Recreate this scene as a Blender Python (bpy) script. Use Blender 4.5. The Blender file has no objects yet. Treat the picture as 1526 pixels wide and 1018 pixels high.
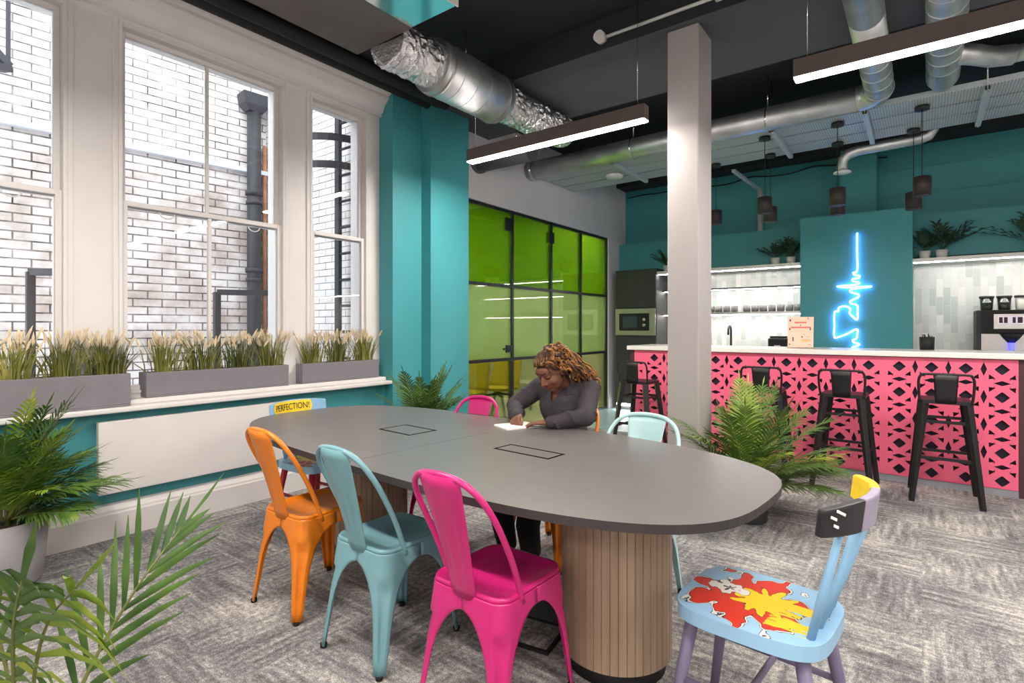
import bpy, math, random
from mathutils import Vector as V, Matrix
R = random.Random(7)
PI = math.pi
SC = bpy.context.scene
COL = SC.collection
# ------------------------------------------------------------------ materials
def lin(c):
    return tuple(((x/255)/12.92 if x/255 <= 0.04045 else ((x/255+0.055)/1.055)**2.4) for x in c) + (1.0,)
class NT:
    """small helper around a node tree"""
    def __init__(s, name):
        s.m = bpy.data.materials.new(name); s.m.use_nodes = True
        s.t = s.m.node_tree; s.n = s.t.nodes; s.l = s.t.links
        s.b = s.n['Principled BSDF']; s.o = s.n['Material Output']
    def node(s, typ, **kw):
        n = s.n.new(typ)
        for k, v in kw.items():
            if k in n.inputs: n.inputs[k].default_value = v
            else: setattr(n, k, v)
        return n
    def link(s, a, b): s.l.new(a, b)
    def coord(s, kind='Object', scale=(1, 1, 1), rot=(0, 0, 0)):
        c = s.node('ShaderNodeTexCoord'); m = s.node('ShaderNodeMapping')
        m.inputs['Scale'].default_value = scale; m.inputs['Rotation'].default_value = rot
        s.link(c.outputs[kind], m.inputs['Vector']); return m.outputs['Vector']
    def noise(s, vec, scale, detail=3, rough=0.5):
        n = s.node('ShaderNodeTexNoise', Scale=scale, Detail=detail, Roughness=rough)
        s.link(vec, n.inputs['Vector']); return n.outputs['Fac']
    def ramp(s, fac, stops, interp='LINEAR'):
        r = s.node('ShaderNodeValToRGB'); e = r.color_ramp; e.interpolation = interp
        while len(e.elements) < len(stops): e.elements.new(0.5)
        for el, (p, c) in zip(e.elements, stops):
            el.position = p; el.color = c
        s.link(fac, r.inputs['Fac']); return r.outputs['Color']
    def math(s, op, a, b=None, c=None, clamp=False):
        n = s.node('ShaderNodeMath', operation=op); n.use_clamp = clamp
        for i, x in enumerate((a, b, c)):
            if x is None: continue
            if isinstance(x, (int, float)): n.inputs[i].default_value = x
            else: s.link(x, n.inputs[i])
        return n.outputs[0]
    def mix(s, fac, a, b, typ='MIX'):
        n = s.node('ShaderNodeMix', data_type='RGBA', blend_type=typ)
        for k, x in ((0, fac), (6, a), (7, b)):
            if isinstance(x, (int, float)): n.inputs[k].default_value = x
            elif isinstance(x, tuple): n.inputs[k].default_value = x
            else: s.link(x, n.inputs[k])
        return n.outputs[2]
    def bump(s, h, strength=0.2, dist=0.01):
        b = s.node('ShaderNodeBump', Strength=strength, Distance=dist)
        s.link(h, b.inputs['Height']); s.link(b.outputs['Normal'], s.b.inputs['Normal'])
def mat(name, rgb, rough=0.5, metal=0.0, var=0.05, vscale=6.0, bump=0.0, bscale=60.0, spec=0.5, coat=0.0):
    t = NT(name); c = lin(rgb)
    vec = t.coord()
    f = t.noise(vec, vscale)
    lo = tuple(x*(1-var) for x in c[:3]) + (1,); hi = tuple(min(1, x*(1+var)) for x in c[:3]) + (1,)
    t.link(t.ramp(f, [(0.3, lo), (0.7, hi)]), t.b.inputs['Base Color'])
    t.b.inputs['Roughness'].default_value = rough; t.b.inputs['Metallic'].default_value = metal
    t.b.inputs['Specular IOR Level'].default_value = spec
    if coat: t.b.inputs['Coat Weight'].default_value = coat; t.b.inputs['Coat Roughness'].default_value = 0.1
    if bump: t.bump(t.noise(vec, bscale), bump)
    return t.m
def emis(name, rgb, strength):
    t = NT(name); t.b.inputs['Base Color'].default_value = lin(rgb)
    t.b.inputs['Emission Color'].default_value = lin(rgb); t.b.inputs['Emission Strength'].default_value = strength
    return t.m
def glass_mat(name, tint, refl=0.06, film=0.0, filmcol=(255, 255, 255)):
    t = NT(name); t.n.remove(t.b)
    tr = t.node('ShaderNodeBsdfTransparent', Color=tint)
    gl = t.node('ShaderNodeBsdfGlossy', Roughness=0.02)
    fr = t.node('ShaderNodeFresnel', IOR=1.5)
    cur = tr.outputs[0]
    if film:
        d = t.node('ShaderNodeBsdfTranslucent', Color=lin(filmcol)); d2 = t.node('ShaderNodeBsdfDiffuse', Color=lin(filmcol))
        a = t.node('ShaderNodeMixShader', Fac=0.5); t.link(d.outputs[0], a.inputs[1]); t.link(d2.outputs[0], a.inputs[2])
        b = t.node('ShaderNodeMixShader', Fac=film); t.link(cur, b.inputs[1]); t.link(a.outputs[0], b.inputs[2]); cur = b.outputs[0]
    mx = t.node('ShaderNodeMixShader')
    t.link(t.math('ADD', t.math('MULTIPLY', fr.outputs[0], 0.9), refl - 0.04, clamp=True), mx.inputs['Fac'])
    t.link(cur, mx.inputs[1]); t.link(gl.outputs[0], mx.inputs[2]); t.link(mx.outputs[0], t.o.inputs['Surface'])
    return t.m
def carpet_mat():
    t = NT('carpet tile pile'); vec = t.coord()
    ck = t.node('ShaderNodeTexChecker', Scale=2.0); t.link(vec, ck.inputs['Vector'])
    va = t.coord(scale=(3.0, 30, 1)); vb = t.coord(scale=(30, 3.0, 1))
    mxv = t.node('ShaderNodeMix', data_type='VECTOR'); t.link(ck.outputs['Fac'], mxv.inputs[0]); t.link(va, mxv.inputs[4]); t.link(vb, mxv.inputs[5])
    streak = t.noise(mxv.outputs[1], 1.0, 4, 0.62)
    blotch = t.noise(vec, 1.7, 3, 0.6); fine = t.noise(vec, 190, 2, 0.7); mid = t.noise(vec, 46, 3, 0.6)
    v = t.math('ADD', t.math('MULTIPLY', streak, 0.62), t.math('MULTIPLY', blotch, 0.62))
    v = t.math('ADD', v, t.math('MULTIPLY', t.math('SUBTRACT', fine, 0.5), 0.75))
    v = t.math('ADD', v, t.math('MULTIPLY', t.math('SUBTRACT', mid, 0.5), 0.55))
    v = t.math('SUBTRACT', v, 0.1)
    c = t.ramp(v, [(0.30, lin((86, 86, 90))), (0.46, lin((122, 121, 123))), (0.59, lin((158, 155, 152))), (0.76, lin((214, 208, 200)))])
    t.link(c, t.b.inputs['Base Color']); t.b.inputs['Roughness'].default_value = 0.95; t.b.inputs['Specular IOR Level'].default_value = 0.1
    t.bump(fine, 0.5, 0.004); return t.m
def brick_mat(name, bw, rh, mortar, c1, c2, cm, swap=None, rough=0.35, dirt=0.0, offset=0.5, msize=0.006, gain=0.0):
    t = NT(name); co = t.node('ShaderNodeTexCoord'); sp = t.node('ShaderNodeSeparateXYZ'); cb = t.node('ShaderNodeCombineXYZ')
    t.link(co.outputs['Object'], sp.inputs[0])
    a, b = ('X', 'Z') if swap is None else swap
    t.link(sp.outputs[a], cb.inputs[0]); t.link(sp.outputs[b], cb.inputs[1])
    br = t.node('ShaderNodeTexBrick', Scale=1.0); br.offset = offset
    br.inputs['Brick Width'].default_value = bw; br.inputs['Row Height'].default_value = rh
    br.inputs['Mortar Size'].default_value = msize; br.inputs['Mortar Smooth'].default_value = 0.2; br.inputs['Bias'].default_value = gain
    br.inputs['Color1'].default_value = lin(c1); br.inputs['Color2'].default_value = lin(c2); br.inputs['Mortar'].default_value = lin(cm)
    t.link(cb.outputs[0], br.inputs['Vector'])
    col = br.outputs['Color']
    if dirt:
        mo = t.ramp(t.noise(co.outputs['Object'], 3.1, 4, 0.7), [(0.36, lin((58, 52, 56))), (0.62, lin((176, 164, 160)))])
        t.link(mo, br.inputs['Mortar'])
    if dirt:
        n = t.noise(co.outputs['Object'], 2.3, 5, 0.65)
        # grime gathers below the string course
        low = t.math('MULTIPLY', t.math('LESS_THAN', sp.outputs['Z'], 3.0), 0.10)
        d = t.ramp(t.math('ADD', n, low), [(0.5, (1, 1, 1, 1)), (0.78, lin((176, 160, 145)))])
        col = t.mix(dirt, col, d, 'MULTIPLY')
    t.link(col, t.b.inputs['Base Color']); t.b.inputs['Roughness'].default_value = rough
    t.bump(t.math('SUBTRACT', 1.0, br.outputs['Fac']), 0.4, 0.006); return t.m
def wood_mat(name, c1, c2, rough=0.5, axis=(30, 30, 1.5)):
    t = NT(name); v = t.coord(scale=axis); f = t.noise(v, 1.0, 5, 0.6)
    t.link(t.ramp(f, [(0.3, lin(c1)), (0.7, lin(c2))]), t.b.inputs['Base Color']); t.b.inputs['Roughness'].default_value = rough
    return t.m
def foil_mat():
    t = NT('crinkled foil'); v = t.coord(); n = t.noise(v, 26, 6, 0.75); t.b.inputs['Metallic'].default_value = 1
    t.b.inputs['Base Color'].default_value = lin((226, 226, 228)); t.b.inputs['Roughness'].default_value = 0.16
    t.bump(n, 0.5, 0.02); return t.m
def spiral_mat():
    t = NT('galvanised spiral duct'); v = t.coord(); n = t.noise(v, 5, 3)
    t.link(t.ramp(n, [(0.3, lin((172, 176, 178))), (0.7, lin((214, 216, 218)))]), t.b.inputs['Base Color'])
    t.b.inputs['Metallic'].default_value = 0.9; t.b.inputs['Roughness'].default_value = 0.42; return t.m
def splash_mat():
    """free abstract splash of red, yellow and white paint over pale blue"""
    t = NT('splash painted seat'); co = t.coord()
    sp = t.node('ShaderNodeSeparateXYZ'); t.link(co, sp.inputs[0])
    def blot(cx, cy, freq, amp, seed):
        px = t.math('SUBTRACT', sp.outputs['X'], cx); py = t.math('SUBTRACT', sp.outputs['Y'], cy)
        ang = t.math('ARCTAN2', py, px); rad = t.math('SQRT', t.math('ADD', t.math('MULTIPLY', px, px), t.math('MULTIPLY', py, py)))
        n1 = t.noise(t.coord(scale=(1, 1, 1), rot=(0, 0, seed)), 7, 2, 0.5); n2 = t.noise(t.coord(rot=(0, 0, seed)), 22, 2, 0.5)
        star = t.math('SINE', t.math('ADD', t.math('MULTIPLY', ang, float(freq)), t.math('MULTIPLY', n1, 14.0)))
        return t.math('ADD', rad, t.math('ADD', t.math('MULTIPLY', star, amp), t.math('MULTIPLY', t.math('SUBTRACT', n2, 0.5), 0.11)))
    blue = lin((150, 193, 224)); red = lin((214, 46, 24)); yel = lin((243, 204, 22)); wh = lin((228, 224, 218)); bk = lin((22, 20, 24))
    c = t.ramp(blot(0.0, 0.03, 7, 0.045, 0.0), [(0.0, red), (0.148, bk), (0.1535, wh), (0.166, bk), (0.169, blue)], 'CONSTANT')
    r3 = blot(0.005, -0.02, 11, 0.022, 1.3)
    c = t.mix(t.math('LESS_THAN', r3, 0.088), c, bk); c = t.mix(t.math('LESS_THAN', r3, 0.083), c, yel)
    r4 = blot(0.03, 0.10, 5, 0.012, 2.2)
    c = t.mix(t.math('LESS_THAN', r4, 0.050), c, bk); c = t.mix(t.math('LESS_THAN', r4, 0.046), c, wh); c = t.mix(t.math('LESS_THAN', r4, 0.010), c, bk)
    # a yellow rain of drips towards the backrest
    dr = t.noise(t.coord(scale=(60, 9, 1)), 1.0, 2)
    m = t.math('MULTIPLY', t.math('GREATER_THAN', dr, 0.5), t.math('LESS_THAN', sp.outputs['Y'], -0.05))
    m = t.math('MULTIPLY', m, t.math('LESS_THAN', t.math('ABSOLUTE', t.math('SUBTRACT', sp.outputs['X'], -0.04)), 0.09))
    m = t.math('MULTIPLY', m, t.math('GREATER_THAN', sp.outputs['Y'], -0.17))
    c = t.mix(m, c, yel)
    t.link(c, t.b.inputs['Base Color']); t.b.inputs['Roughness'].default_value = 0.35; return t.m
def leaf_mat(name, c1, c2, c3=None):
    t = NT(name); v = t.coord(); f = t.noise(v, 9, 2)
    oi = t.node('ShaderNodeObjectInfo')
    f2 = t.math('ADD', t.math('MULTIPLY', f, 0.75), t.math('MULTIPLY', oi.outputs['Random'], 0.3))
    st = [(0.3, lin(c1)), (0.68, lin(c2))] + ([(0.85, lin(c3))] if c3 else [])
    t.link(t.ramp(f2, st), t.b.inputs['Base Color']); t.b.inputs['Roughness'].default_value = 0.45
    t.b.inputs['Subsurface Weight'].default_value = 0.0
    return t.m
M = {}
M['teal'] = mat('teal wall paint', (68, 152, 158), 0.55, var=0.03, vscale=2, bump=0.05)
M['white'] = mat('white gloss paint', (222, 218, 215), 0.4, var=0.02)
M['plaster'] = mat('white wall paint', (226, 224, 226), 0.7, var=0.02, vscale=2)
M['column'] = mat('pale grey column paint', (172, 167, 165), 0.6, var=0.02, vscale=2)
M['ceil'] = mat('charcoal soffit paint', (38, 39, 45), 0.8, var=0.06, vscale=3)
M['beam'] = mat('dark grey beam paint', (78, 80, 86), 0.7, var=0.04, vscale=3)
M['carpet'] = carpet_mat()
M['brick'] = brick_mat('white glazed brick', 0.27, 0.085, 0.01, (242, 232, 230), (228, 218, 216), (72, 66, 70), dirt=0.9, msize=0.008)
M['brick2'] = brick_mat('white glazed side brick', 0.24, 0.075, 0.01, (240, 236, 236), (230, 226, 226), (170, 166, 168), dirt=0.3, msize=0.005)
M['tile'] = brick_mat('vertical glazed tile', 0.225, 0.07, 0.01, (230, 229, 226), (182, 192, 189), (214, 214, 211), swap=('Z', 'X'), rough=0.15, msize=0.003, gain=-0.05)
M['tabletop'] = mat('dark grey laminate', (104, 99, 98), 0.31, var=0.04, vscale=30)
M['tabledge'] = mat('table edge band', (52, 48, 49), 0.5, var=0.03)
M['oak'] = wood_mat('pale oak slats', (152, 128, 106), (178, 154, 130), 0.5)
M['black'] = mat('black metal', (20, 20, 22), 0.45, var=0.05)
M['matblack'] = mat('matt black', (20, 20, 21), 0.7, var=0.05)
M['seam'] = mat('black flap gap', (6, 6, 7), 0.9, spec=0.05)
M['rubber'] = mat('black rubber', (18, 18, 18), 0.85)
M['orange'] = mat('orange enamel', (222, 124, 24), 0.28, var=0.05, vscale=4, coat=0.2)
M['blue'] = mat('grey blue enamel', (114, 160, 168), 0.3, var=0.04, vscale=4, coat=0.2)
M['pink'] = mat('hot pink enamel', (198, 32, 114), 0.28, var=0.05, vscale=4, coat=0.2)
M['paleblue'] = mat('pale blue enamel', (176, 214, 216), 0.3, var=0.04, vscale=4, coat=0.2)
M['barpink'] = mat('coral pink bar panel', (238, 102, 134), 0.5, var=0.04, vscale=3)
M['navy'] = mat('dark navy backing', (26, 24, 44), 0.7)
M['maroon'] = mat('dark maroon panel', (70, 36, 44), 0.6)
M['stone'] = mat('white worktop', (232, 228, 222), 0.3, var=0.03, vscale=20)
M['kick'] = mat('grey kickboard', (140, 142, 150), 0.5)
M['planter'] = mat('grey planter', (122, 118, 124), 0.7, var=0.05, vscale=8)
M['potgrey'] = mat('grey plastic pot', (150, 148, 152), 0.55, var=0.04)
M['soil'] = mat('potting soil', (70, 58, 48), 0.95, var=0.3, vscale=60, bump=0.6)
M['palm'] = leaf_mat('palm leaf', (44, 76, 28), (92, 126, 50), (136, 156, 76))
M['palm2'] = leaf_mat('yellow green palm leaf', (84, 122, 34), (150, 172, 62), (190, 196, 90))
M['stem'] = mat('palm stem', (112, 118, 62), 0.6, var=0.2)
M['darkleaf'] = leaf_mat('dark leaf', (34, 58, 42), (66, 92, 66))
M['grass'] = leaf_mat('grass blade', (66, 78, 30), (128, 130, 56), (170, 160, 84))
M['plume'] = mat('pampas plume', (232, 218, 190), 0.9, var=0.08, vscale=30)
M['charcoal'] = mat('charcoal cabinet', (54, 54, 56), 0.62, var=0.03)
M['steel'] = mat('brushed steel', (190, 188, 184), 0.3, metal=0.9, var=0.04)
M['chrome'] = mat('chrome', (220, 220, 220), 0.15, metal=1.0)
M['galv'] = spiral_mat()
M['tray'] = mat('galvanised cable tray', (186, 196, 202), 0.45, metal=0.3, var=0.08, vscale=60)
M['foil'] = foil_mat()
M['fcu'] = mat('grey unit casing', (88, 82, 77), 0.6, var=0.05)
M['mirrorsteel'] = mat('polished steel underside', (214, 220, 220), 0.12, metal=1.0, var=0.03)
M['lampbody'] = mat('bronze lamp body', (92, 80, 76), 0.5, var=0.03)
M['lampglow'] = emis('lamp diffuser', (255, 246, 238), 165.0)
M['hidden_fill_glow'] = emis('hidden meeting room fill glow', (255, 250, 244), 520.0)  # glow of the hidden lamps added in the meeting room
M['ledglow'] = emis('shelf led', (255, 250, 245), 58.0)
M['neon'] = emis('white blue neon', (205, 236, 255), 7.0)
M['neon_halo'] = emis('added blue halo glow', (0, 110, 255), 26.0)
M['screen'] = emis('lit screen', (190, 180, 195), 0.8)
M['blueled'] = emis('blue dispenser led', (60, 60, 255), 6.0)
M['pendant'] = mat('black brown pendant', (40, 32, 32), 0.6)
M['pendring'] = emis('pendant lens', (255, 240, 225), 90.0)
M['glass'] = glass_mat('window glass', (0.97, 0.98, 0.97, 1), 0.05)
M['greentop'] = glass_mat('green film glass', (.57, .77, .11, 1), 0.05, 0.22, (120, 190, 10))
M['greenmid'] = glass_mat('frosted green glass', (.86, .94, .64, 1), 0.05, 0.38, (190, 222, 140))
M['greenlow'] = glass_mat('yellow green glass', (.97, .97, .70, 1), 0.05, 0.03, (170, 200, 60))  # pane tints carry the dim upper and bright lower room behind
M['clear'] = glass_mat('clear tumbler glass', (0.93, 0.95, 0.95, 1), 0.09)
M['mug'] = mat('grey mug', (118, 116, 116), 0.35)
M['ceramic'] = mat('white ceramic', (222, 220, 214), 0.4)
M['card'] = mat('pink card', (248, 206, 184), 0.6, var=0.03)
M['redink'] = mat('red print', (226, 84, 70), 0.6)
M['darkink'] = mat('dark print', (120, 82, 74), 0.6)
M['orangeink'] = mat('orange print', (244, 182, 120), 0.6)
M['skyblue'] = mat('sky blue painted wood', (136, 182, 216), 0.4, var=0.05)
M['seatblue'] = mat('pale blue painted wood', (150, 193, 224), 0.4, var=0.04)
M['lilac'] = mat('grey lilac painted wood', (118, 110, 138), 0.45, var=0.06)
M['lilaclight'] = mat('light lilac paint', (160, 152, 172), 0.45, var=0.06)
M['yellow'] = mat('yellow paint', (247, 210, 40), 0.45, var=0.10, vscale=24)
M['inkblack'] = mat('black paint', (34, 32, 36), 0.45, var=0.1)
M['inkwhite'] = mat('white paint', (236, 232, 232), 0.45)
M['darkred'] = mat('crimson painted wood', (164, 22, 42), 0.4)
M['splash'] = splash_mat()
M['skin'] = mat('brown skin', (118, 74, 54), 0.5, var=0.08, vscale=9)
M['lip'] = mat('lip', (128, 62, 54), 0.45)
M['lash'] = mat('lash and brow', (30, 18, 14), 0.7)
M['nail'] = mat('nail', (190, 140, 120), 0.3)
M['shirt'] = mat('charcoal shirt cloth', (54, 50, 54), 0.85, var=0.2, vscale=14, bump=0.8, bscale=16)
M['trouser'] = mat('black trouser cloth', (12, 11, 14), 0.9)
M['hair'] = mat('golden brown curls', (142, 94, 46), 0.5, var=0.6, vscale=40)
M['hairdark'] = mat('dark brown hair roots', (62, 38, 24), 0.6, var=0.3, vscale=50, bump=0.6, bscale=120)
M['paper'] = mat('white paper', (240, 236, 234), 0.7, var=0.01)
M['vinyl'] = mat('pale blue vinyl floor', (176, 206, 214), 0.25, var=0.05, vscale=2)
M['palefloor'] = mat('pale meeting room floor', (236, 236, 214), 0.6, var=0.05)
M['mustard'] = mat('mustard upholstery', (226, 206, 40), 0.8, var=0.06)
M['mplaster'] = mat('meeting room wall', (214, 222, 206), 0.7)
M['pipe'] = mat('black painted iron', (52, 50, 56), 0.6, var=0.15)
M['coping'] = mat('sky toned coping', (226, 230, 238), 0.6)  # bluish white stands for sky reflected on the outside ledge
M['whiteplastic'] = mat('white plastic', (228, 226, 222), 0.5)
# ------------------------------------------------------------------ mesh building
class MB:
    def __init__(s): s.v = []; s.f = []; s.m = []; s.sm = []
    def add(s, vs, fs, m=0, smooth=False):
        o = len(s.v); s.v += [tuple(p) for p in vs]
        for f in fs: s.f.append(tuple(i+o for i in f)); s.m.append(m); s.sm.append(smooth)
        return s
    def box(s, x0, x1, y0, y1, z0, z1, m=0):
        vs = [(x, y, z) for z in (z0, z1) for y in (y0, y1) for x in (x0, x1)]
        return s.add(vs, [(0, 2, 3, 1), (4, 5, 7, 6), (0, 1, 5, 4), (2, 6, 7, 3), (0, 4, 6, 2), (1, 3, 7, 5)], m)
    def obox(s, c, size, mx, m=0):
        c = V(c); a, b, d = (q/2 for q in size)
        vs = [c + mx @ V((x, y, z)) for z in (-d, d) for y in (-b, b) for x in (-a, a)]
        return s.add(vs, [(0, 2, 3, 1), (4, 5, 7, 6), (0, 1, 5, 4), (2, 6, 7, 3), (0, 4, 6, 2), (1, 3, 7, 5)], m)
    def bar(s, a, b, w0, d0, w1=None, d1=None, m=0, up=(0, 0, 1)):
        """tapered rectangular bar from a to b"""
        a, b = V(a), V(b); t = (b-a).normalized(); u = V(up)
        if abs(t.dot(u)) > 0.98: u = V((0, 1, 0))
        x = t.cross(u).normalized(); y = x.cross(t)
        w1 = w0 if w1 is None else w1; d1 = d0 if d1 is None else d1
        vs = [p + x*sx*w/2 + y*sy*d/2 for p, w, d in ((a, w0, d0), (b, w1, d1)) for sx, sy in ((-1, -1), (1, -1), (1, 1), (-1, 1))]
        return s.add(vs, [(3, 2, 1, 0), (4, 5, 6, 7), (0, 1, 5, 4), (1, 2, 6, 5), (2, 3, 7, 6), (3, 0, 4, 7)], m)
    def tube(s, pts, r, n=8, m=0, cap=True, closed=False):
        pts = [V(p) for p in pts]; N = len(pts)
        rs = r if isinstance(r, (list, tuple)) else [r]*N
        ref = None; vs = []
        for i, p in enumerate(pts):
            if closed: t = pts[(i+1) % N] - pts[i-1]
            else: t = pts[min(i+1, N-1)] - pts[max(i-1, 0)]
            t = t.normalized() if t.length > 1e-9 else V((0, 0, 1))
            if ref is None:
                ref = V((0, 0, 1)) if abs(t.z) < 0.9 else V((1, 0, 0))
            x = ref - t*ref.dot(t); x = x.normalized() if x.length > 1e-6 else t.orthogonal().normalized(); ref = x; y = t.cross(x)
            for k in range(n):
                a = 2*PI*k/n; vs.append(p + (x*math.cos(a) + y*math.sin(a))*rs[i])
        fs = [(i*n+k, i*n+(k+1) % n, (i+1)*n+(k+1) % n, (i+1)*n+k) for i in range(N-1) for k in range(n)]
        if closed: fs += [((N-1)*n+k, (N-1)*n+(k+1) % n, (k+1) % n, k) for k in range(n)]
        s.add(vs, fs, m, True)
        if cap and not closed:
            o = len(s.v) - len(vs)
            s.f.append(tuple(o+k for k in reversed(range(n)))); s.f.append(tuple(o+(N-1)*n+k for k in range(n)))
            s.m += [m, m]; s.sm += [False, False]
        return s
    def cyl(s, a, b, r0, r1=None, n=16, m=0): return s.tube([a, b], [r0, r0 if r1 is None else r1], n, m)
    def lathe(s, prof, c=(0, 0, 0), n=24, m=0, sx=1, sy=1, smooth=True):
        vs = [(c[0]+r*math.cos(2*PI*k/n)*sx, c[1]+r*math.sin(2*PI*k/n)*sy, c[2]+z) for r, z in prof for k in range(n)]
        fs = [(i*n+k, i*n+(k+1) % n, (i+1)*n+(k+1) % n, (i+1)*n+k) for i in range(len(prof)-1) for k in range(n)]
        s.add(vs, fs, m, smooth)
        o = len(s.v)-len(vs)
        if prof[0][0] > 1e-6: s.f.append(tuple(o+k for k in reversed(range(n)))); s.m.append(m); s.sm.append(False)
        if prof[-1][0] > 1e-6: s.f.append(tuple(o+(len(prof)-1)*n+k for k in range(n))); s.m.append(m); s.sm.append(False)
        return s
    def prism(s, poly, z0, z1, m=0, mside=None):
        n = len(poly); vs = [(x, y, z0) for x, y in poly] + [(x, y, z1) for x, y in poly]
        s.add(vs, [tuple(reversed(range(n))), tuple(range(n, 2*n))], m)
        s.add(vs, [(i, (i+1) % n, n+(i+1) % n, n+i) for i in range(n)], m if mside is None else mside); return s
    def grid(s, fn, nu, nv, m=0, smooth=True, cu=False):
        vs = [fn(i/(nu if cu else nu-1), j/(nv-1)) for j in range(nv) for i in range(nu)]
        fs = [(j*nu+i, j*nu+(i+1) % nu, (j+1)*nu+(i+1) % nu, (j+1)*nu+i) for j in range(nv-1) for i in range(nu if cu else nu-1)]
        return s.add(vs, fs, m, smooth)
    def ball(s, c, rx, ry=None, rz=None, mx=None, nu=16, nv=10, m=0):
        ry = rx if ry is None else ry; rz = rx if rz is None else rz; c = V(c)
        vs = []
        for j in range(nv+1):
            t = PI*j/nv
            for i in range(nu):
                a = 2*PI*i/nu; q = V((rx*math.sin(t)*math.cos(a), ry*math.sin(t)*math.sin(a), -rz*math.cos(t)))
                vs.append(c + (mx @ q if mx else q))
        fs = [(j*nu+i, j*nu+(i+1) % nu, (j+1)*nu+(i+1) % nu, (j+1)*nu+i) for j in range(nv) for i in range(nu)]
        return s.add(vs, fs, m, True)
    def strip(s, pts, ws, side, m=0, fold=0.0):
        """leaf blade along pts, half widths ws, folded along the midrib"""
        vs = []; side = V(side)
        for i, p in enumerate(pts):
            p = V(p); t = V(pts[min(i+1, len(pts)-1)]) - V(pts[max(i-1, 0)])
            sd = side - t*(side.dot(t)/max(t.dot(t), 1e-9)); sd = sd.normalized() if sd.length > 1e-6 else V((1, 0, 0))
            nn = t.cross(sd); nn = nn.normalized() if nn.length > 1e-9 else V((0, 0, 1))
            vs += [p - sd*ws[i] + nn*fold*ws[i], p, p + sd*ws[i] + nn*fold*ws[i]]
        fs = [(3*i+k, 3*i+k+1, 3*i+k+4, 3*i+k+3) for i in range(len(pts)-1) for k in (0, 1)]
        return s.add(vs, fs, m, True)
    def data(s, name, mats):
        me = bpy.data.meshes.new(name); me.from_pydata(s.v, [], s.f)
        for q in (mats if isinstance(mats, (list, tuple)) else [mats]): me.materials.append(q)
        me.polygons.foreach_set('material_index', s.m); me.polygons.foreach_set('use_smooth', s.sm)
        me.update(); return me
    def build(s, name, mats, parent=None, loc=(0, 0, 0), rz=0.0, bevel=0.0, seg=2, solid=0.0, sub=0, label=None, kind=None):
        o = bpy.data.objects.new(name, s.data(name, mats)); COL.objects.link(o)
        o.location = loc; o.rotation_euler = (0, 0, rz)
        if parent: o.parent = parent
        if sub: q = o.modifiers.new('sub', 'SUBSURF'); q.levels = sub; q.render_levels = sub
        if solid: q = o.modifiers.new('solid', 'SOLIDIFY'); q.thickness = solid; q.offset = 0
        if bevel: q = o.modifiers.new('bevel', 'BEVEL'); q.width = bevel; q.segments = seg; q.limit_method = 'ANGLE'; q.angle_limit = math.radians(40); q.harden_normals = False
        if label: o['label'] = label
        if kind: o['kind'] = kind
        return o
def thing(name, label, cat, loc=(0, 0, 0), rz=0.0, group=None):
    o = bpy.data.objects.new(name, None); COL.objects.link(o); o.empty_display_size = 0.1
    o.location = loc; o.rotation_euler = (0, 0, rz); o['label'] = label; o['category'] = cat
    if group: o['group'] = group
    return o
def tag(o, label, cat, group=None, kind=None):
    o['label'] = label; o['category'] = cat
    if group: o['group'] = group
    if kind: o['kind'] = kind
    return o
def struct(name, mb, m, label=None, cat=None, **kw):
    o = mb.build(name, m, **kw); o['kind'] = 'structure'
    o['label'] = label or name; o['category'] = cat or 'wall'
    return o
def dup(root, loc, rz, label, group=None, name=None):
    r = root.copy(); COL.objects.link(r); r.location = loc; r.rotation_euler = (0, 0, rz); r['label'] = label
    if group: r['group'] = group
    for ch in list(root.children):
        c = ch.copy(); COL.objects.link(c); c.parent = r
        for g in list(ch.children):
            d = g.copy(); COL.objects.link(d); d.parent = c
    return r
def crom(pts, k=6):
    """Catmull-Rom through pts"""
    P = [V(p) for p in pts]; P = [P[0]*2-P[1]] + P + [P[-1]*2-P[-2]]; out = []
    for i in range(1, len(P)-2):
        for j in range(k):
            t = j/k; a, b, c, d = P[i-1:i+3]
            out.append(0.5*((2*b) + (c-a)*t + (2*a-5*b+4*c-d)*t*t + (3*b-a-3*c+d)*t**3))
    out.append(P[-2]); return out
WORLD = 5.6; EXPO = 0.0
# ------------------------------------------------------------------ the room shell
H = 3.75
struct('floor', MB().box(-4.35, 4.5, -4.0, 4.2, -0.12, 0).box(-4.15, 4.5, 4.2, 6.3, -0.12, 0), M['carpet'], 'grey streaked carpet tile floor', 'floor')
struct('floor', MB().box(-4.15, 4.5, 6.3, 8.75, -0.12, 0), M['vinyl'], 'pale blue vinyl floor behind the bar', 'floor')
struct('floor', MB().box(-7.4, -4.15, 4.2, 8.75, -0.12, 0), M['palefloor'], 'pale floor inside the glass meeting room', 'floor')
struct('ceiling', MB().box(-4.36, 4.5, -4.0, 4.2, H, H+0.12).box(-7.4, 4.5, 4.2, 8.75, H, H+0.12), M['ceil'], 'charcoal ceiling slab', 'ceiling')
struct('beam', MB().box(-4.05, 4.5, 3.87, 4.92, 3.504, H, 1).box(-4.05, 4.5, 3.87, 4.92, 3.5, 3.504, 0), [M['beam'], M['ceil']], 'dark grey downstand beam over the column', 'beam')  # sides coloured darker as unlit faces, underside lighter as lit
struct('beam', MB().box(-4.14, -3.42, -4.0, 3.87, 3.54, H), M['ceil'], 'black bulkhead along the window wall', 'beam')
struct('beam', MB().box(-4.05, 4.5, 8.25, 8.6, 3.62, H), M['ceil'], 'black beam on top of the kitchen wall', 'beam')
struct('column', MB().box(-1.515, -1.282, 3.93, 4.23, 0, 3.5), M['column'], 'square pale grey column behind the table', 'column', bevel=0.008)

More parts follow.
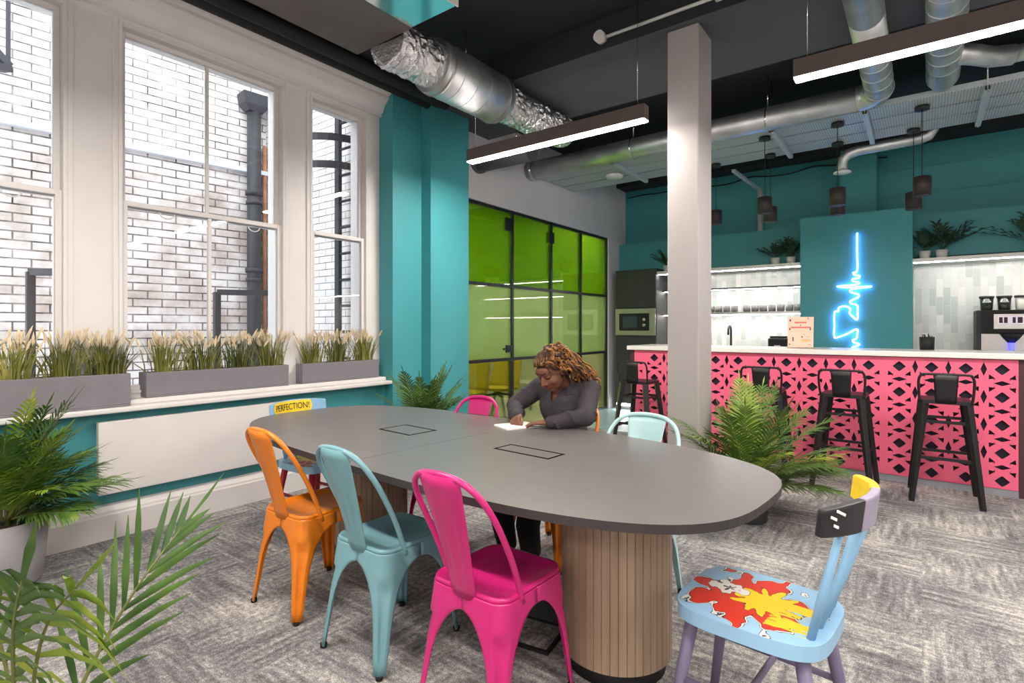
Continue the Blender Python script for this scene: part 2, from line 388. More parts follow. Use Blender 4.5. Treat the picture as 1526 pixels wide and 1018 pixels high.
# window wall: recessed white plane above a teal apron
W = [(-0.14, 1.012), (1.274, 2.422), (2.646, 3.245)]      # window openings along Y
ZB, ZT = 0.875, 3.276
w = MB()
ys = [-4.0, W[0][0], W[0][1], W[1][0], W[1][1], W[2][0], W[2][1], 3.39]
for a, b in ((ys[0], ys[1]), (ys[2], ys[3]), (ys[4], ys[5]), (ys[6], ys[7])):
    w.box(-4.36, -4.14, a, b, 0.76, H, 0)
for a, b in W:
    w.box(-4.36, -4.14, a, b, ZT, H, 0); w.box(-4.36, -4.14, a, b, 0.76, ZB, 0)
w.box(-4.36, -4.06, -4.0, 3.39, 0, 0.777, 1)
struct('wall_left', w, [M['white'], M['teal']], 'window wall, white above the sill and teal below', 'wall')
struct('wall_left_pier', MB().box(-4.36, -3.95, 3.39, 3.755, 0, 3.54).box(-4.36, -3.82, 3.755, 4.31, 0, 3.5), M['teal'], 'teal wall pier right of the windows', 'wall')
struct("baseboard_left",
       MB().grid(lambda u, v: ([-4.06, -3.987, -3.987, -4.000, -4.000, -4.015, -4.03, -4.06][round(u*7)], -4.0+7.39*v, [0.0, 0.0, 0.150, 0.157, 0.170, 0.182, 0.196, 0.204][round(u*7)]), 8, 2, smooth=False), M['white'], 'tall white moulded baseboard under the radiator', 'baseboard')
struct('trim_1', MB().box(-4.14, -3.945, -4.0, 3.385, 0.778, 0.810), M['white'], 'long white window sill ledge', 'sill', bevel=0.008)
struct('trim_2', MB().box(-4.14, -4.035, 1.20, 3.385, 0.8105, 0.842), M['white'], 'raised white window board on the sill', 'sill', bevel=0.005)
# cornice over the windows: three stepped mouldings
c = MB()
prof = [(-4.14, 3.305), (-4.105, 3.305), (-4.105, 3.335), (-4.085, 3.345), (-4.06, 3.40), (-4.01, 3.44), (-4.0, 3.45), (-4.0, 3.475), (-3.955, 3.50), (-3.945, 3.535), (-4.14, 3.538)]
c.grid(lambda u, v: (prof[round(u*10)][0], -4.0+7.388*v, prof[round(u*10)][1]), 11, 2, smooth=False)
struct('trim_3', c, M['white'], 'white stepped cornice above the windows', 'cornice')

def window(n, y0, y1, label, muntin=True):
    root = thing('window_%d' % n, label, 'window', (-4.2, y0, 0)); root['kind'] = 'structure'
    L = y1-y0; zr = 2.115; d = 0.034
    fr = MB()                                           # architrave bead and box frame
    for a, b, z0, z1 in ((0, 0.022, ZB, ZT), (L-0.022, L, ZB, ZT)): fr.box(-0.16, 0.075, a, b, z0, z1)
    fr.box(-0.16, 0.075, 0.022, L-0.022, ZT-0.022, ZT); fr.box(-0.16, 0.07, 0.022, L-0.022, ZB-0.005, ZB+0.015)
    for a, b in ((-0.03, 0.0), (L, L+0.03)): fr.box(0.06, 0.072, a, b, ZB, ZT+0.03)
    fr.box(0.06, 0.072, 0, L, ZT, ZT+0.03)
    fr.build('frame', M['white'], root, bevel=0.004)
    def sash(nm, x0, x1, z0, z1, ang):
        s = MB(); a, b = 0.022, L-0.022
        s.box(x0, x1, a, a+d, z0, z1).box(x0, x1, b-d, b, z0, z1).box(x0, x1, a+d, b-d, z0, z0+d).box(x0, x1, a+d, b-d, z1-d, z1)
        if muntin: s.box(x0+0.006, x1-0.006, L/2-0.012, L/2+0.012, z0+d, z1-d)
        so = s.build(nm, M['white'], root, bevel=0.003)
        g = MB().box((x0+x1)/2-0.002, (x0+x1)/2+0.002, a+d-0.004, b-d+0.004, z0+d-0.004, z1-d+0.004)
        g.build('pane', M['glass'], so); return so
    sash('upper_sash', -0.025, 0.010, zr-0.02, ZT-0.022, 0)
    lo = sash('lower_sash', 0.012, 0.05, ZB+0.015, zr+0.02, 0)
    if muntin:
        for q in (0.25, 0.78):                          # looped sash lifts hanging under the meeting rail
            h = MB(); h.tube([(0.056, L*q+0.045*math.cos(PI*k/8), zr-0.03-0.035*math.sin(PI*k/8)) for k in range(9)], 0.005, 6)
            h.build('sash_lift', M['white'], lo)
    return root
window(1, *W[0], 'leftmost sash window, mostly outside the frame')
window(2, *W[1], 'wide middle sash window with a vertical glazing bar')
window(3, *W[2], 'narrow right-hand sash window beside the teal pier', False)

# ---- glass meeting room wall, white wall over it, kitchen back wall
struct('wall_meeting', MB().box(-4.22, -4.05, 4.31, 7.98, 2.76, H).box(-4.22, -4.05, 7.98, 8.75, 0, H), M['plaster'], 'white wall above and beside the green glass', 'wall')
struct('wall_meeting_back', MB().box(-6.7, -6.6, 4.3, 8.75, 0, H).box(-6.7, -4.36, 4.2, 4.31, 0, H).box(-6.6, -4.22, 8.65, 8.75, 0, H), M['mplaster'], 'pale walls inside the glass meeting room', 'wall')
struct('wall_back', MB().box(-4.05, 4.5, 8.6, 8.75, 0, H), M['teal'], 'teal kitchen back wall', 'wall')
b = MB().box(-4.05, 4.5, 8.36, 8.6, 2.17, 2.69)
struct('wall_back_ledge', b, M['teal'], 'teal boxed ledge above the plant shelf', 'wall')
struct('pillar', MB().box(-0.86, -0.46, 8.3, 8.6, 2.69, 3.62), M['teal'], 'teal pilaster above the neon panel', 'pillar')
struct('pillar', MB().box(-1.28, -0.09, 8.0, 8.36, 0, 2.735), M['teal'], 'teal boxed panel behind the neon sign', 'panel')
struct('wall_right', MB().box(4.5, 4.65, -4.15, 8.75, 0, H), M['plaster'], 'white wall at the far right of the room', 'wall')
struct('wall_front', MB().box(-4.36, 4.5, -4.15, -4.0, 0, H), M['plaster'], 'white wall behind the viewpoint', 'wall')
t = MB().box(-3.26, -1.28, 8.585, 8.6, 0.9, 2.17).box(-0.09, 4.5, 8.585, 8.6, 0.9, 2.17)
struct('trim_4', t, M['tile'], 'vertical pale glazed tile splashback', 'tiles')

# glazed partition
gp = thing('window_4', 'green tinted glass partition with a black grid frame', 'glass partition', (-4.1, 4.31, 0)); gp['kind'] = 'structure'
YV = [0.0, 1.117, 2.008, 2.82, 3.666]; ZV = [0.0, 0.915, 1.817, 2.74]
f = MB()
for i, y in enumerate(YV): f.box(-0.025, 0.025, y-0.02 if i else y, y+0.02, 0, 2.76)
for z in ZV[1:]: f.box(-0.024, 0.024, 0.02, 3.646, z-0.018, z+0.018)
f.box(-0.024, 0.024, 0.02, 3.646, 0, 0.03)
f.build('frame', M['black'], gp)
for i in range(1, 4):
    for j, k in ((0, 'greenlow'), (1, 'greenmid'), (2, 'greentop')):
        MB().box(-0.004, 0.004, YV[i]+0.021, YV[i+1]-0.021, ZV[j]+(0.031 if j == 0 else 0.019), ZV[j+1]-0.019).build('pane', M[k], gp)
MB().box(-0.03, 0.03, YV[2]-0.06, YV[2]+0.06, 2.47, 2.62).build('patch_hinge', M['black'], gp)
dr = thing('door_1', 'green glass door next to the teal pier with black lever handle', 'door', (-4.1, 4.31, 0)); dr['kind'] = 'structure'
for j, k in ((0, 'greenlow'), (1, 'greenmid'), (2, 'greentop')):
    MB().box(-0.005, 0.005, YV[0]+0.022, YV[1]-0.022, ZV[j]+(0.031 if j == 0 else 0.019), ZV[j+1]-0.019).build('pane', M[k], dr)
MB().box(0.006, 0.026, YV[1]-0.15, YV[1]-0.022, 2.50, 2.66).build('patch_hinge', M['black'], dr)
h = MB().box(0.006, 0.03, YV[1]-0.13, YV[1]-0.024, 1.0, 1.09).tube([(0.03, YV[1]-0.09, 1.045), (0.06, YV[1]-0.09, 1.045), (0.06, YV[1]-0.24, 1.045)], 0.011, 8)
h.build('lever_handle', M['black'], dr)
for z in (1.62, 2.14, 2.32): MB().box(0.006, 0.02, 0.022, 0.06, z, z+0.07).build('lock_plate', M['black'], dr)

# ---- outside: light well with white glazed brick
def wall_obj(name, label, p, q, z0, z1, th, m):
    p, q = V((p[0], p[1], 0)), V((q[0], q[1], 0)); L = (q-p).length; a = math.atan2(q.y-p.y, q.x-p.x)
    o = MB().box(0, L, 0, th, z0, z1).build(name, m, None, p, a); o['kind'] = 'structure'; o['label'] = label; o['category'] = 'outside wall'; return o
CX, CY = -6.55, 3.58
DX, DY = 0.1045, 0.9945
A0 = (CX-DX*7.2, CY-DY*7.2)
wall_obj('wall_outside', 'white glazed brick wall outside the windows', (A0[0], A0[1]), (CX, CY), -1.0, 6.2, 0.25, M['brick'])
wall_obj('wall_outside_side', 'white brick return wall behind the ladder', (CX-0.3, CY), (-4.37, CY), -1.0, 6.2, 0.25, M['brick2'])
nx, ny = DY, -DX                                          # normal of the outside wall towards the room
def on_wall(t, off, z): return (CX-DX*t+nx*off, CY-DY*t+ny*off, z)
m4 = Matrix.Rotation(math.atan2(DY, DX), 3, 'Z')
k = MB(); mid = on_wall(3.6, 0.04, 3.21); k.obox(mid, (7.2, 0.08, 0.05), m4)
struct('trim_5', k, M['coping'], 'string course coloured with reflected sky across the outside brick wall', 'coping')
struct('ground', MB().box(-9.5, -4.37, -3.6, 3.58, 0.2, 0.3), M['coping'], 'unseen light well floor, raised and whitened to bounce daylight', 'ground')  # set high and pale to reflect daylight onto the lower bricks
# drainpipe with hopper head
dp = thing('drainpipe', 'black cast iron drainpipe with hopper head outside the middle window', 'drainpipe', on_wall(0.19, 0.12, 0.3))
dpz = -0.3
MB().cyl((0, 0, 0.0), (0, 0, 3.95+dpz), 0.078).build('pipe', M['pipe'], dp)
q = MB(); hp = [(-.17, -.12), (.17, -.12), (.17, .10), (-.17, .10)]
q.add([(x*.5, y*.6, 3.90+dpz) for x, y in hp]+[(x*.85, y*.9, 3.97+dpz) for x, y in hp]+[(x*.95, y, 4.10+dpz) for x, y in hp], [(3, 2, 1, 0), (8, 9, 10, 11)]+[(r*4+i, r*4+(i+1) % 4, r*4+4+(i+1) % 4, r*4+4+i) for r in (0, 1) for i in range(4)])
q.build('hopper_head', M['pipe'], dp, rz=math.atan2(DY, DX))
for z in (2.02, 2.95): MB().cyl((0, 0, z+dpz-.05), (0, 0, z+dpz), 0.098).cyl((0, 0, z+dpz-.16), (0, 0, z+dpz-.12), 0.092).build('collar', M['pipe'], dp)
cp = MB().tube([on_wall(0.035, 0.05, z) for z in (0.3, 1.8, 3.55)], 0.028, 8)
tag(cp.build('copper_pipe', mat('weathered copper', (176, 124, 92), 0.6, var=0.25)), 'thin brown copper pipe right of the black drainpipe', 'pipe')
# caged ladder on the return wall
ld = thing('ladder', 'black caged fixed ladder outside the narrow window', 'ladder', (-4.86, 3.44, 0.3))
for x in (0, 0.4): MB().box(x-0.035, x+0.035, -0.02, 0.02, 0, 5.35).build('stile', M['pipe'], ld)
for i in range(19): MB().cyl((0.03, 0, 0.15+i*0.27), (0.37, 0, 0.15+i*0.27), 0.014, n=8).build('rung', M['pipe'], ld)
for z in (2.60, 2.87):
    q = MB(); pts = [(-0.12+0.46*math.cos(a), -0.02-0.42*math.sin(a), z) for a in [PI*i/14 for i in range(15)]]
    for a, b2 in zip(pts, pts[1:]): q.bar(a, b2, 0.012, 0.07)
    q.build('cage_hoop', M['pipe'], ld)
def guard(loc, label, d, L, h):
    g = thing('guard_rail', label, 'railing', loc); e = V(d).normalized()
    MB().bar((0, 0, 0), (0, 0, h), 0.05, 0.05).build('post', M['pipe'], g)
    MB().bar((0, 0, h), e*L+V((0, 0, h)), 0.05, 0.05).build('top_rail', M['pipe'], g)
    MB().bar(e*L, e*L+V((0, 0, h)), 0.03, 0.03).build('end_post', M['pipe'], g)
guard((-5.17, 2.36, 0.3), 'dark steel guard rail low outside the middle window', (0.5, 0.85, 0), 0.75, 1.33)
guard((-5.21, 1.06, 0.3), 'dark steel guard rail low outside the left window', (0.75, 0.6, 0), 0.5, 1.41)
wl = thing('bracket_lamp', 'black bracket light with a rod at the top left outside', 'outside lamp', on_wall(2.38, 0.10, 3.67))
MB().bar((0.02, 0, 0), (0.02, 0, 2.2), 0.03, 0.03).build('conduit_rod', M['pipe'], wl)
MB().bar((0.02, 0, 0.02), (0.10, -0.35, 0.35), 0.1, 0.06).bar((0.02, 0, 0), (0.25, -0.4, -0.1), 0.1, 0.06).build('bracket_arm', M['pipe'], wl)

# ---- radiator
rd = thing('radiator', 'flat white panel radiator under the window sill', 'radiator', (-4.06, 1.125, 0.278))
MB().box(0.03, 0.075, 0, 1.215, 0, 0.447).build('panel', M['white'], rd, bevel=0.006)
for y in (0.2, 1.0): MB().box(0.002, 0.032, y, y+0.05, 0.05, 0.4).build('wall_bracket', M['white'], rd)

# ---- planters with grass on the sill
def planter(loc, L, D, Hh, label, nclump, seed):
    r = random.Random(seed); p = thing('window_planter', label, 'planter', loc, 0, 'planters along the window sill')
    s = MB(); t = 0.012
    s.box(0, D, 0, L, 0, 0.012).box(0, t, 0, L, 0.012, Hh).box(D-t, D, 0, L, 0.012, Hh).box(t, D-t, 0, t, 0.012, Hh).box(t, D-t, L-t, L, 0.012, Hh)
    s.build('trough', M['planter'], p, bevel=0.004)
    MB().box(t, D-t, t, L-t, Hh-0.05, Hh-0.03).build('soil', M['soil'], p)
    for c in range(nclump):
        g = MB(); cy = L*(c+0.5)/nclump
        for i in range(105):
            bx = D/2+r.uniform(-.03, .03); by = cy+r.gauss(0, L/nclump*0.20); by = min(max(by, 0.02), L-0.02)
            lean = (by-cy)*0.75+r.gauss(0, .035); lx = r.gauss(0, .02); h = r.uniform(.15, .285)
            pl = r.random() < 0.34
            if pl: h = r.uniform(.22, .30)
            pts = [(bx+lx*q*q, by+lean*q*q, Hh-.04+h*q) for q in (0, .35, .7, 1)]
            a = r.uniform(0, PI); sd = (math.cos(a), math.sin(a), 0)
            g.strip(pts, [.0035, .0042, .003, .0006], sd, 0, 0.3)
            if pl:
                tip = V(pts[-1]); d = (tip-V(pts[-2])).normalized(); L2 = r.uniform(.06, .10); st = tip-d*L2*0.55
                for k in range(3):
                    a = PI*k/3
                    g.strip([st, st+d*L2*.3, st+d*L2*.7, st+d*L2], [.001, .0075, .006, .001], (math.cos(a), math.sin(a), 0.01), 1)
        g.build('grass_clump', [M['grass'], M['plume']], p, kind='stuff')
    return p
planter((-4.13, 0.22, 0.811), 1.075, 0.145, 0.205, 'grey trough of pampas grass nearest the left edge, behind the palm', 5, 1)
planter((-4.175, 1.40, 0.843), 1.0, 0.135, 0.165, 'middle grey trough of grass in front of the wide window', 4, 2)
planter((-4.175, 2.52, 0.843), 0.78, 0.135, 0.165, 'grey trough of grass under the narrow window by the teal pier', 3, 3)
# ------------------------------------------------------------------ meeting table
TC = (-1.878, 2.023); TR = -0.072
tb = thing('meeting_table', 'long oval dark grey meeting table on two slatted oak drums', 'table', (TC[0], TC[1], 0), TR)
def sup(a, b, n, k):
    t = 2*PI*k/96; c, s = math.cos(t), math.sin(t)
    return (a*math.copysign(abs(c)**(2/n), c), b*math.copysign(abs(s)**(2/n), s))
half = [[sup(1.482, 0.642, 3.1, k) for k in range(-24, 25)], [sup(1.482, 0.642, 3.1, k) for k in range(24, 73)]]
for pl, dx in zip(half, (0.0008, -0.0008)):
    q = MB().prism([(x+dx, y) for x, y in pl], 0.712, 0.74, 0, 1)
    q.build('tabletop', [M['tabletop'], M['tabledge']], tb)
for cx, cy in ((0.918, 0.0), (-0.735, 0.0)):
    N = 44; prof = []
    for i in range(N):
        a0 = 2*PI*i/N; w = 2*PI/N
        for fr, r in ((0.0, 0.208), (0.06, 0.212), (0.94, 0.212), (1.0, 0.205)):
            if fr < 1.0: prof.append(((r*math.cos(a0+w*fr)), r*math.sin(a0+w*fr)))
    d = MB().prism([(cx+x, cy+y) for x, y in prof], 0.06, 0.711)
    d.build('drum_base', M['oak'], tb)
    MB().lathe([(0.19, 0.0), (0.19, 0.06)], (cx, cy, 0), 40).build('plinth', M['matblack'], tb)
def flap(lx, ly, lw, ld_):
    q = MB(); z0, z1, t = 0.7402, 0.7412, 0.011
    q.box(lx, lx+lw, ly, ly+t, z0, z1).box(lx, lx+lw, ly+ld_-t, ly+ld_, z0, z1).box(lx, lx+t, ly+t, ly+ld_-t, z0, z1).box(lx+lw-t, lx+lw, ly+t, ly+ld_-t, z0, z1)
    f = q.build('cable_flap', M['seam'], tb)
    MB().box(lx+t, lx+lw-t, ly+t+0.004, ly+ld_-t-0.002, z0, z0+0.0006).build('flap_lid', M['tabletop'], f)
flap(0.29, -0.035, 0.32, 0.125); flap(-0.52, -0.10, 0.27, 0.19)

# ------------------------------------------------------------------ sheet metal chairs
def quad(hx, hy, r, d):
    L = r*PI/2
    if abs(d) <= L/2:
        a = PI/4+d/r; return (hx-r+r*math.cos(a), hy-r+r*math.sin(a))
    return (hx-r-(d-L/2), hy) if d > 0 else (hx, hy-r-(-d-L/2))
def rsq(hx, hy, r, n=6):
    """rounded rectangle outline, counter clockwise"""
    out = []
    for sx, sy, a0 in ((1, 1, 0), (-1, 1, 90), (-1, -1, 180), (1, -1, 270)):
        for k in range(n+1):
            a = math.radians(a0+90*k/n); out.append((sx*(hx-r)+r*math.cos(a), sy*(hy-r)+r*math.sin(a)))
    return out
def metal_chair(m, label, loc, rz=0.0, group='metal cafe chairs around the table', sc=0.92):
    root = thing('metal_chair', label, 'chair', loc, rz, group)
    # seat pan with rolled rim and skirt
    s = MB(); rings = [(0.30, 0.440), (0.62, 0.440), (0.82, 0.443), (0.93, 0.451), (0.98, 0.453), (1.0, 0.447), (1.0, 0.436)]
    n = len(rsq(1, 1, .3)); vs = [(0, 0, 0.439)]
    for k, z in rings: vs += [(x, y, z) for x, y in rsq(0.178*sc*k, 0.178*k, 0.058*k)]
    fs = [(0, 1+i, 1+(i+1) % n) for i in range(n)]
    fs += [(1+j*n+i, 1+(j+1)*n+i, 1+(j+1)*n+(i+1) % n, 1+j*n+(i+1) % n) for j in range(len(rings)-1) for i in range(n)]
    s.add(vs, fs, 0, True); s.build('seat', m, root, solid=0.003)
    # four pressed legs that run into the arched skirt
    zs = [0.012, 0.06, 0.12, 0.18, 0.24, 0.285, 0.32, 0.340, 0.356, 0.368, 0.377, 0.383, 0.386, 0.388, 0.41, 0.432, 0.438]
    for sx, sy in ((1, 1), (-1, 1), (-1, -1), (1, -1)):
        q = MB(); vs = []; K = 14
        for z in zs:
            t = z/0.438; hx = (0.203+(0.180-0.203)*t)*sc; hy = (0.228 if sy < 0 else 0.215)*(1-t)+0.180*t; r = 0.022+0.036*t
            wd = 0.026+0.034*t+0.112*(1-math.sqrt(max(0.0, 1-(max(0.0, z-0.19)/0.198)**2)))
            fx, fy = (hx-r)+r*PI/4, (hy-r)+r*PI/4
            if z >= 0.388: wd = 9
            for k in range(K+1):
                sN = -1+2*k/K; x, y = quad(hx, hy, r, sN*min(wd, fx if sN > 0 else fy))
                rib = 0.017*max(0, 1-(abs(sN)/0.40)**2)*(1 if 0.05 < z < 0.33 else 0)
                vs.append((sx*(x-rib*0.7), sy*(y-rib*0.7), z))
        fs = [(j*(K+1)+k, j*(K+1)+k+1, (j+1)*(K+1)+k+1, (j+1)*(K+1)+k) for j in range(len(zs)-1) for k in range(K)]
        lg = q.add(vs, fs, 0, True).build('leg', m, root, solid=0.004)
        hx, hy = 0.203*sc, (0.228 if sy < 0 else 0.215)
        MB().lathe([(0.013, 0.0), (0.0145, 0.016)], (sx*(hx-0.013), sy*(hy-0.013), 0), 12).build('foot_cap', M['rubber'], lg)
    pts = [(0.176, -0.075, 0.415), (0.183, -0.125, 0.54), (0.184, -0.180, 0.65), (0.177, -0.228, 0.735), (0.150, -0.264, 0.798), (0.098, -0.285, 0.835), (0.035, -0.293, 0.847)]
    pts = [(x*sc, y, z) for x, y, z in pts]; pts = pts+[(-x, y, z) for x, y, z in reversed(pts)]
    MB().tube(crom(pts, 5), 0.0105, 10).build('back_frame', m, root)
    g = MB()
    def spl(u, v):
        x = (u-0.5)*2; hw = (0.058+0.042*v**1.3)*sc; z = 0.425+0.42*v; y = -0.176-0.118*v**1.15+0.012*(1-x*x)*-1
        rib = 0.0018*math.cos(x*3*PI) if 0.14 < v < 0.72 and abs(x) < 0.9 else 0
        return (x*hw, y-rib, z)
    g.grid(spl, 19, 12); g.build('splat', m, root, solid=0.003)
    br = MB().bar((0.15, 0.15, 0.385), (-0.15, -0.15, 0.385), 0.02, 0.004).bar((-0.15, 0.15, 0.379), (0.15, -0.15, 0.379), 0.02, 0.004)
    br.build('under_brace', m, root)
    return root
metal_chair(M['orange'], 'glossy orange metal chair on the near side of the table, leftmost', (-2.365, 1.545, 0), 0.02)
metal_chair(M['blue'], 'grey blue metal chair between the orange and the pink chair', (-1.775, 1.525, 0), 0.0)
metal_chair(M['pink'], 'hot pink metal chair nearest the viewer beside the oak drum', (-1.19, 1.50, 0), -0.02)
metal_chair(M['pink'], 'pink metal chair on the far side of the table by the green glass', (-2.30, 2.44, 0), PI+0.04, sc=0.96)
metal_chair(M['orange'], 'orange metal chair the writing woman sits on', (-1.70, 2.65, 0), PI-0.02)
metal_chair(M['paleblue'], 'pale blue metal chair on the far side of the table in front of the column', (-1.15, 2.41, 0), PI, sc=1.08)

# ------------------------------------------------------------------ painted wooden chairs
def round_leg(a, b, r0, r1): return MB().tube([a, V(a).lerp(V(b), 0.5), b], [r0, (r0+r1)/2*1.04, r1], 12)
def wood_chair(label, loc, rz, sc, seatm, railparts, legm, spm, H2, zs):
    rb, cv = (-0.290, 0.078) if H2 > 0.82 else (-0.255, 0.075)
    root = thing('painted_wooden_chair', label, 'chair', loc, rz, 'hand painted wooden chairs')
    # seat: wide rounded plank, narrower at the back
    out = []
    for k in range(48):
        t = 2*PI*k/48; c, s = math.cos(t), math.sin(t); n = 4.0
        x = 0.5*math.copysign(abs(c)**(2/n), c); y = 0.5*math.copysign(abs(s)**(2/n), s)
        out.append((x*(0.40+0.02*y)*sc, y*0.43*sc))
    st = MB().prism(out, zs-0.042, zs, 0, 1).build('seat', seatm, root, bevel=0.009, seg=3)
    for sx in (-1, 1):
        round_leg((sx*0.135*sc, 0.15*sc, zs-0.03), (sx*0.185*sc, 0.215*sc, 0), 0.021, 0.015).build('leg', legm, root)
        round_leg((sx*0.13*sc, -0.15*sc, zs-0.03), (sx*0.175*sc, -0.225*sc, 0), 0.021, 0.015).build('leg', legm, root)
        MB().tube([(sx*0.162*sc, 0.183*sc, zs*0.47), (sx*0.155*sc, -0.188*sc, zs*0.47)], 0.0105, 10).build('stretcher', legm, root)
    MB().tube([(0.158*sc, 0.0, zs*0.47), (-0.158*sc, 0.0, zs*0.47)], 0.0105, 10).build('stretcher', legm, root)
    # curved back: spindles and a deep bowed top rail
    def rail_y(u): return rb*sc+cv*sc*(2*u-1)**2
    for u in (0.12, 0.37, 0.63, 0.88):
        x0 = (u-0.5)*0.31*sc; x1 = (u-0.5)*0.40*sc
        a, b = V((x0, -0.172*sc+0.03*(2*u-1)**2*0, zs-0.006)), V((x1, rail_y(0.5+(u-0.5)*0.92)-0.0, H2-0.075))
        MB().tube([a, a.lerp(b, 0.4), b], [0.0110, 0.0125, 0.009], 10).build('spindle', spm, root)
    rail = None
    for nm, u0, u1, m, extra in railparts:
        g = MB(); hh = lambda u: 0.098*(1-0.10*abs(2*u-1)**4)
        n = 14; vs = []
        for i in range(n):
            u = u0+(u1-u0)*i/(n-1); x = (u-0.5)*0.45*sc; y = rail_y(u); top = H2-0.012*abs(2*u-1)**3; bot = H2-0.092+0.008*abs(2*u-1)**2; th = 0.0125
            sl = V((-(2*u-1)*4*cv/0.45, 1, 0)).normalized()
            for q, z in ((1, bot), (1, top), (-1, top+0.0), (-1, bot)):
                lean = (z-(H2-0.09))*-0.12
                vs.append((x+sl.x*th*q, y+sl.y*th*q+lean, z))
        fs = [(i*4+k, i*4+(k+1) % 4, i*4+4+(k+1) % 4, i*4+4+k) for i in range(n-1) for k in range(4)]
        fm = [k for i in range(n-1) for k in range(4)]
        # 0 front, 1 top, 2 back, 3 bottom
        o = len(g.v); g.v += vs
        for f_, k in zip(fs, fm): g.f.append(tuple(f_)); g.m.append({0: 0, 1: 1, 2: 1, 3: 0}[k]); g.sm.append(False)
        g.f += [(3, 2, 1, 0), tuple((n-1)*4+k for k in range(4))]; g.m += [1, 1]; g.sm += [False, False]
        ob = g.build(nm, m, root if rail is None else rail, bevel=0.006, seg=2)
        if rail is None: rail = ob
    return root, rail, rail_y
ch, rail, ry = wood_chair('painted wooden chair at right, red and yellow splash on a pale blue seat', (-0.405, 1.815, 0), PI/2-0.09, 1.0,
    [M['splash'], M['seatblue']], [('top_rail', 0.30, 0.62, [M['inkblack'], M['lilaclight']], 0), ('yellow_end', 0.62, 1.0, [M['yellow'], M['yellow']], 0), ('black_end', 0.0, 0.30, [M['inkblack'], M['inkblack']], 0)], M['lilac'], M['skyblue'], 0.852, 0.45)
# white brush strokes on the black rail end
bs = MB()
for u, z, w in ((0.03, .85, .02), (0.07, .862, .03), (0.05, .828, .016)):
    bs.obox(((u-0.5)*0.45, ry(u)-0.0165-(z-.765)*.12, z-.03), (w, 0.003, 0.007), Matrix.Rotation(0.5, 3, 'Y') @ Matrix.Rotation(-0.45, 3, 'Z'))
bs.build('brush_strokes', M['inkwhite'], rail)
ch2, rail2, ry2 = wood_chair('pale blue wooden chair with crimson legs and a yellow lettered backrest', (-3.26, 2.13, 0), -PI/2+0.05, 0.96,
    [M['splash'], M['seatblue']], [('top_rail', 0.0, 1.0, [M['skyblue'], M['skyblue']], 0)], M['darkred'], M['skyblue'], 0.80, 0.42)
# lettered yellow plaque painted on the front face of the rail (seen from the table side)
def rail_pt(u, z, H2=0.80, sc=0.96, off=0.0155):
    x = (u-0.5)*0.45*sc; y = -0.255*sc+0.075*sc*(2*u-1)**2
    sl = V((-(2*u-1)*4*0.075/0.45, 1, 0)).normalized()
    return V((x+sl.x*off, y+sl.y*off-(z-(H2-0.09))*0.12, z))
pq = MB(); nU = 28
def plaq(u, v):
    uu = 0.20+0.75*(1-u); ed = math.sin(u*40)*0.004 if v < 0.5 else math.sin(u*31)*0.003
    e2 = 0.030*max(0, 1-min(u, 1-u)/0.05)**2
    return rail_pt(uu, (0.712+e2+ed) if v < 0.5 else (0.796-e2-ed*0.6), off=0.0145)
pq.grid(plaq, nU, 2, 0, False); pl = pq.build('lettered_plaque', M['yellow'], rail2, solid=0.002)
pl['label'] = 'yellow speech plaque reading PERFECTION!'
fc = bpy.data.curves.new('lettering', 'FONT'); fc.body = 'PERFECTION!'; fc.size = 0.052; fc.align_x = 'CENTER'; fc.extrude = 0.0
fo = bpy.data.objects.new('lettering', fc); COL.objects.link(fo); bpy.context.view_layer.update()
dg = bpy.context.evaluated_depsgraph_get(); me = bpy.data.meshes.new_from_object(fo.evaluated_get(dg))
xs = [v.co.x for v in me.vertices]; wx = max(xs)-min(xs); k = 0.285/wx
for v in me.vertices:
    u = 0.575-(v.co.x*k)/(0.45*0.96); p = rail_pt(u, 0.737+v.co.y*k*1.25, off=0.0168); v.co = p
bpy.data.objects.remove(fo); me.materials.clear(); me.materials.append(M['inkblack'])
lo = bpy.data.objects.new('lettering', me); COL.objects.link(lo); lo.parent = rail2
so = lo.modifiers.new('solid', 'SOLIDIFY'); so.thickness = 0.0012; so.offset = 1

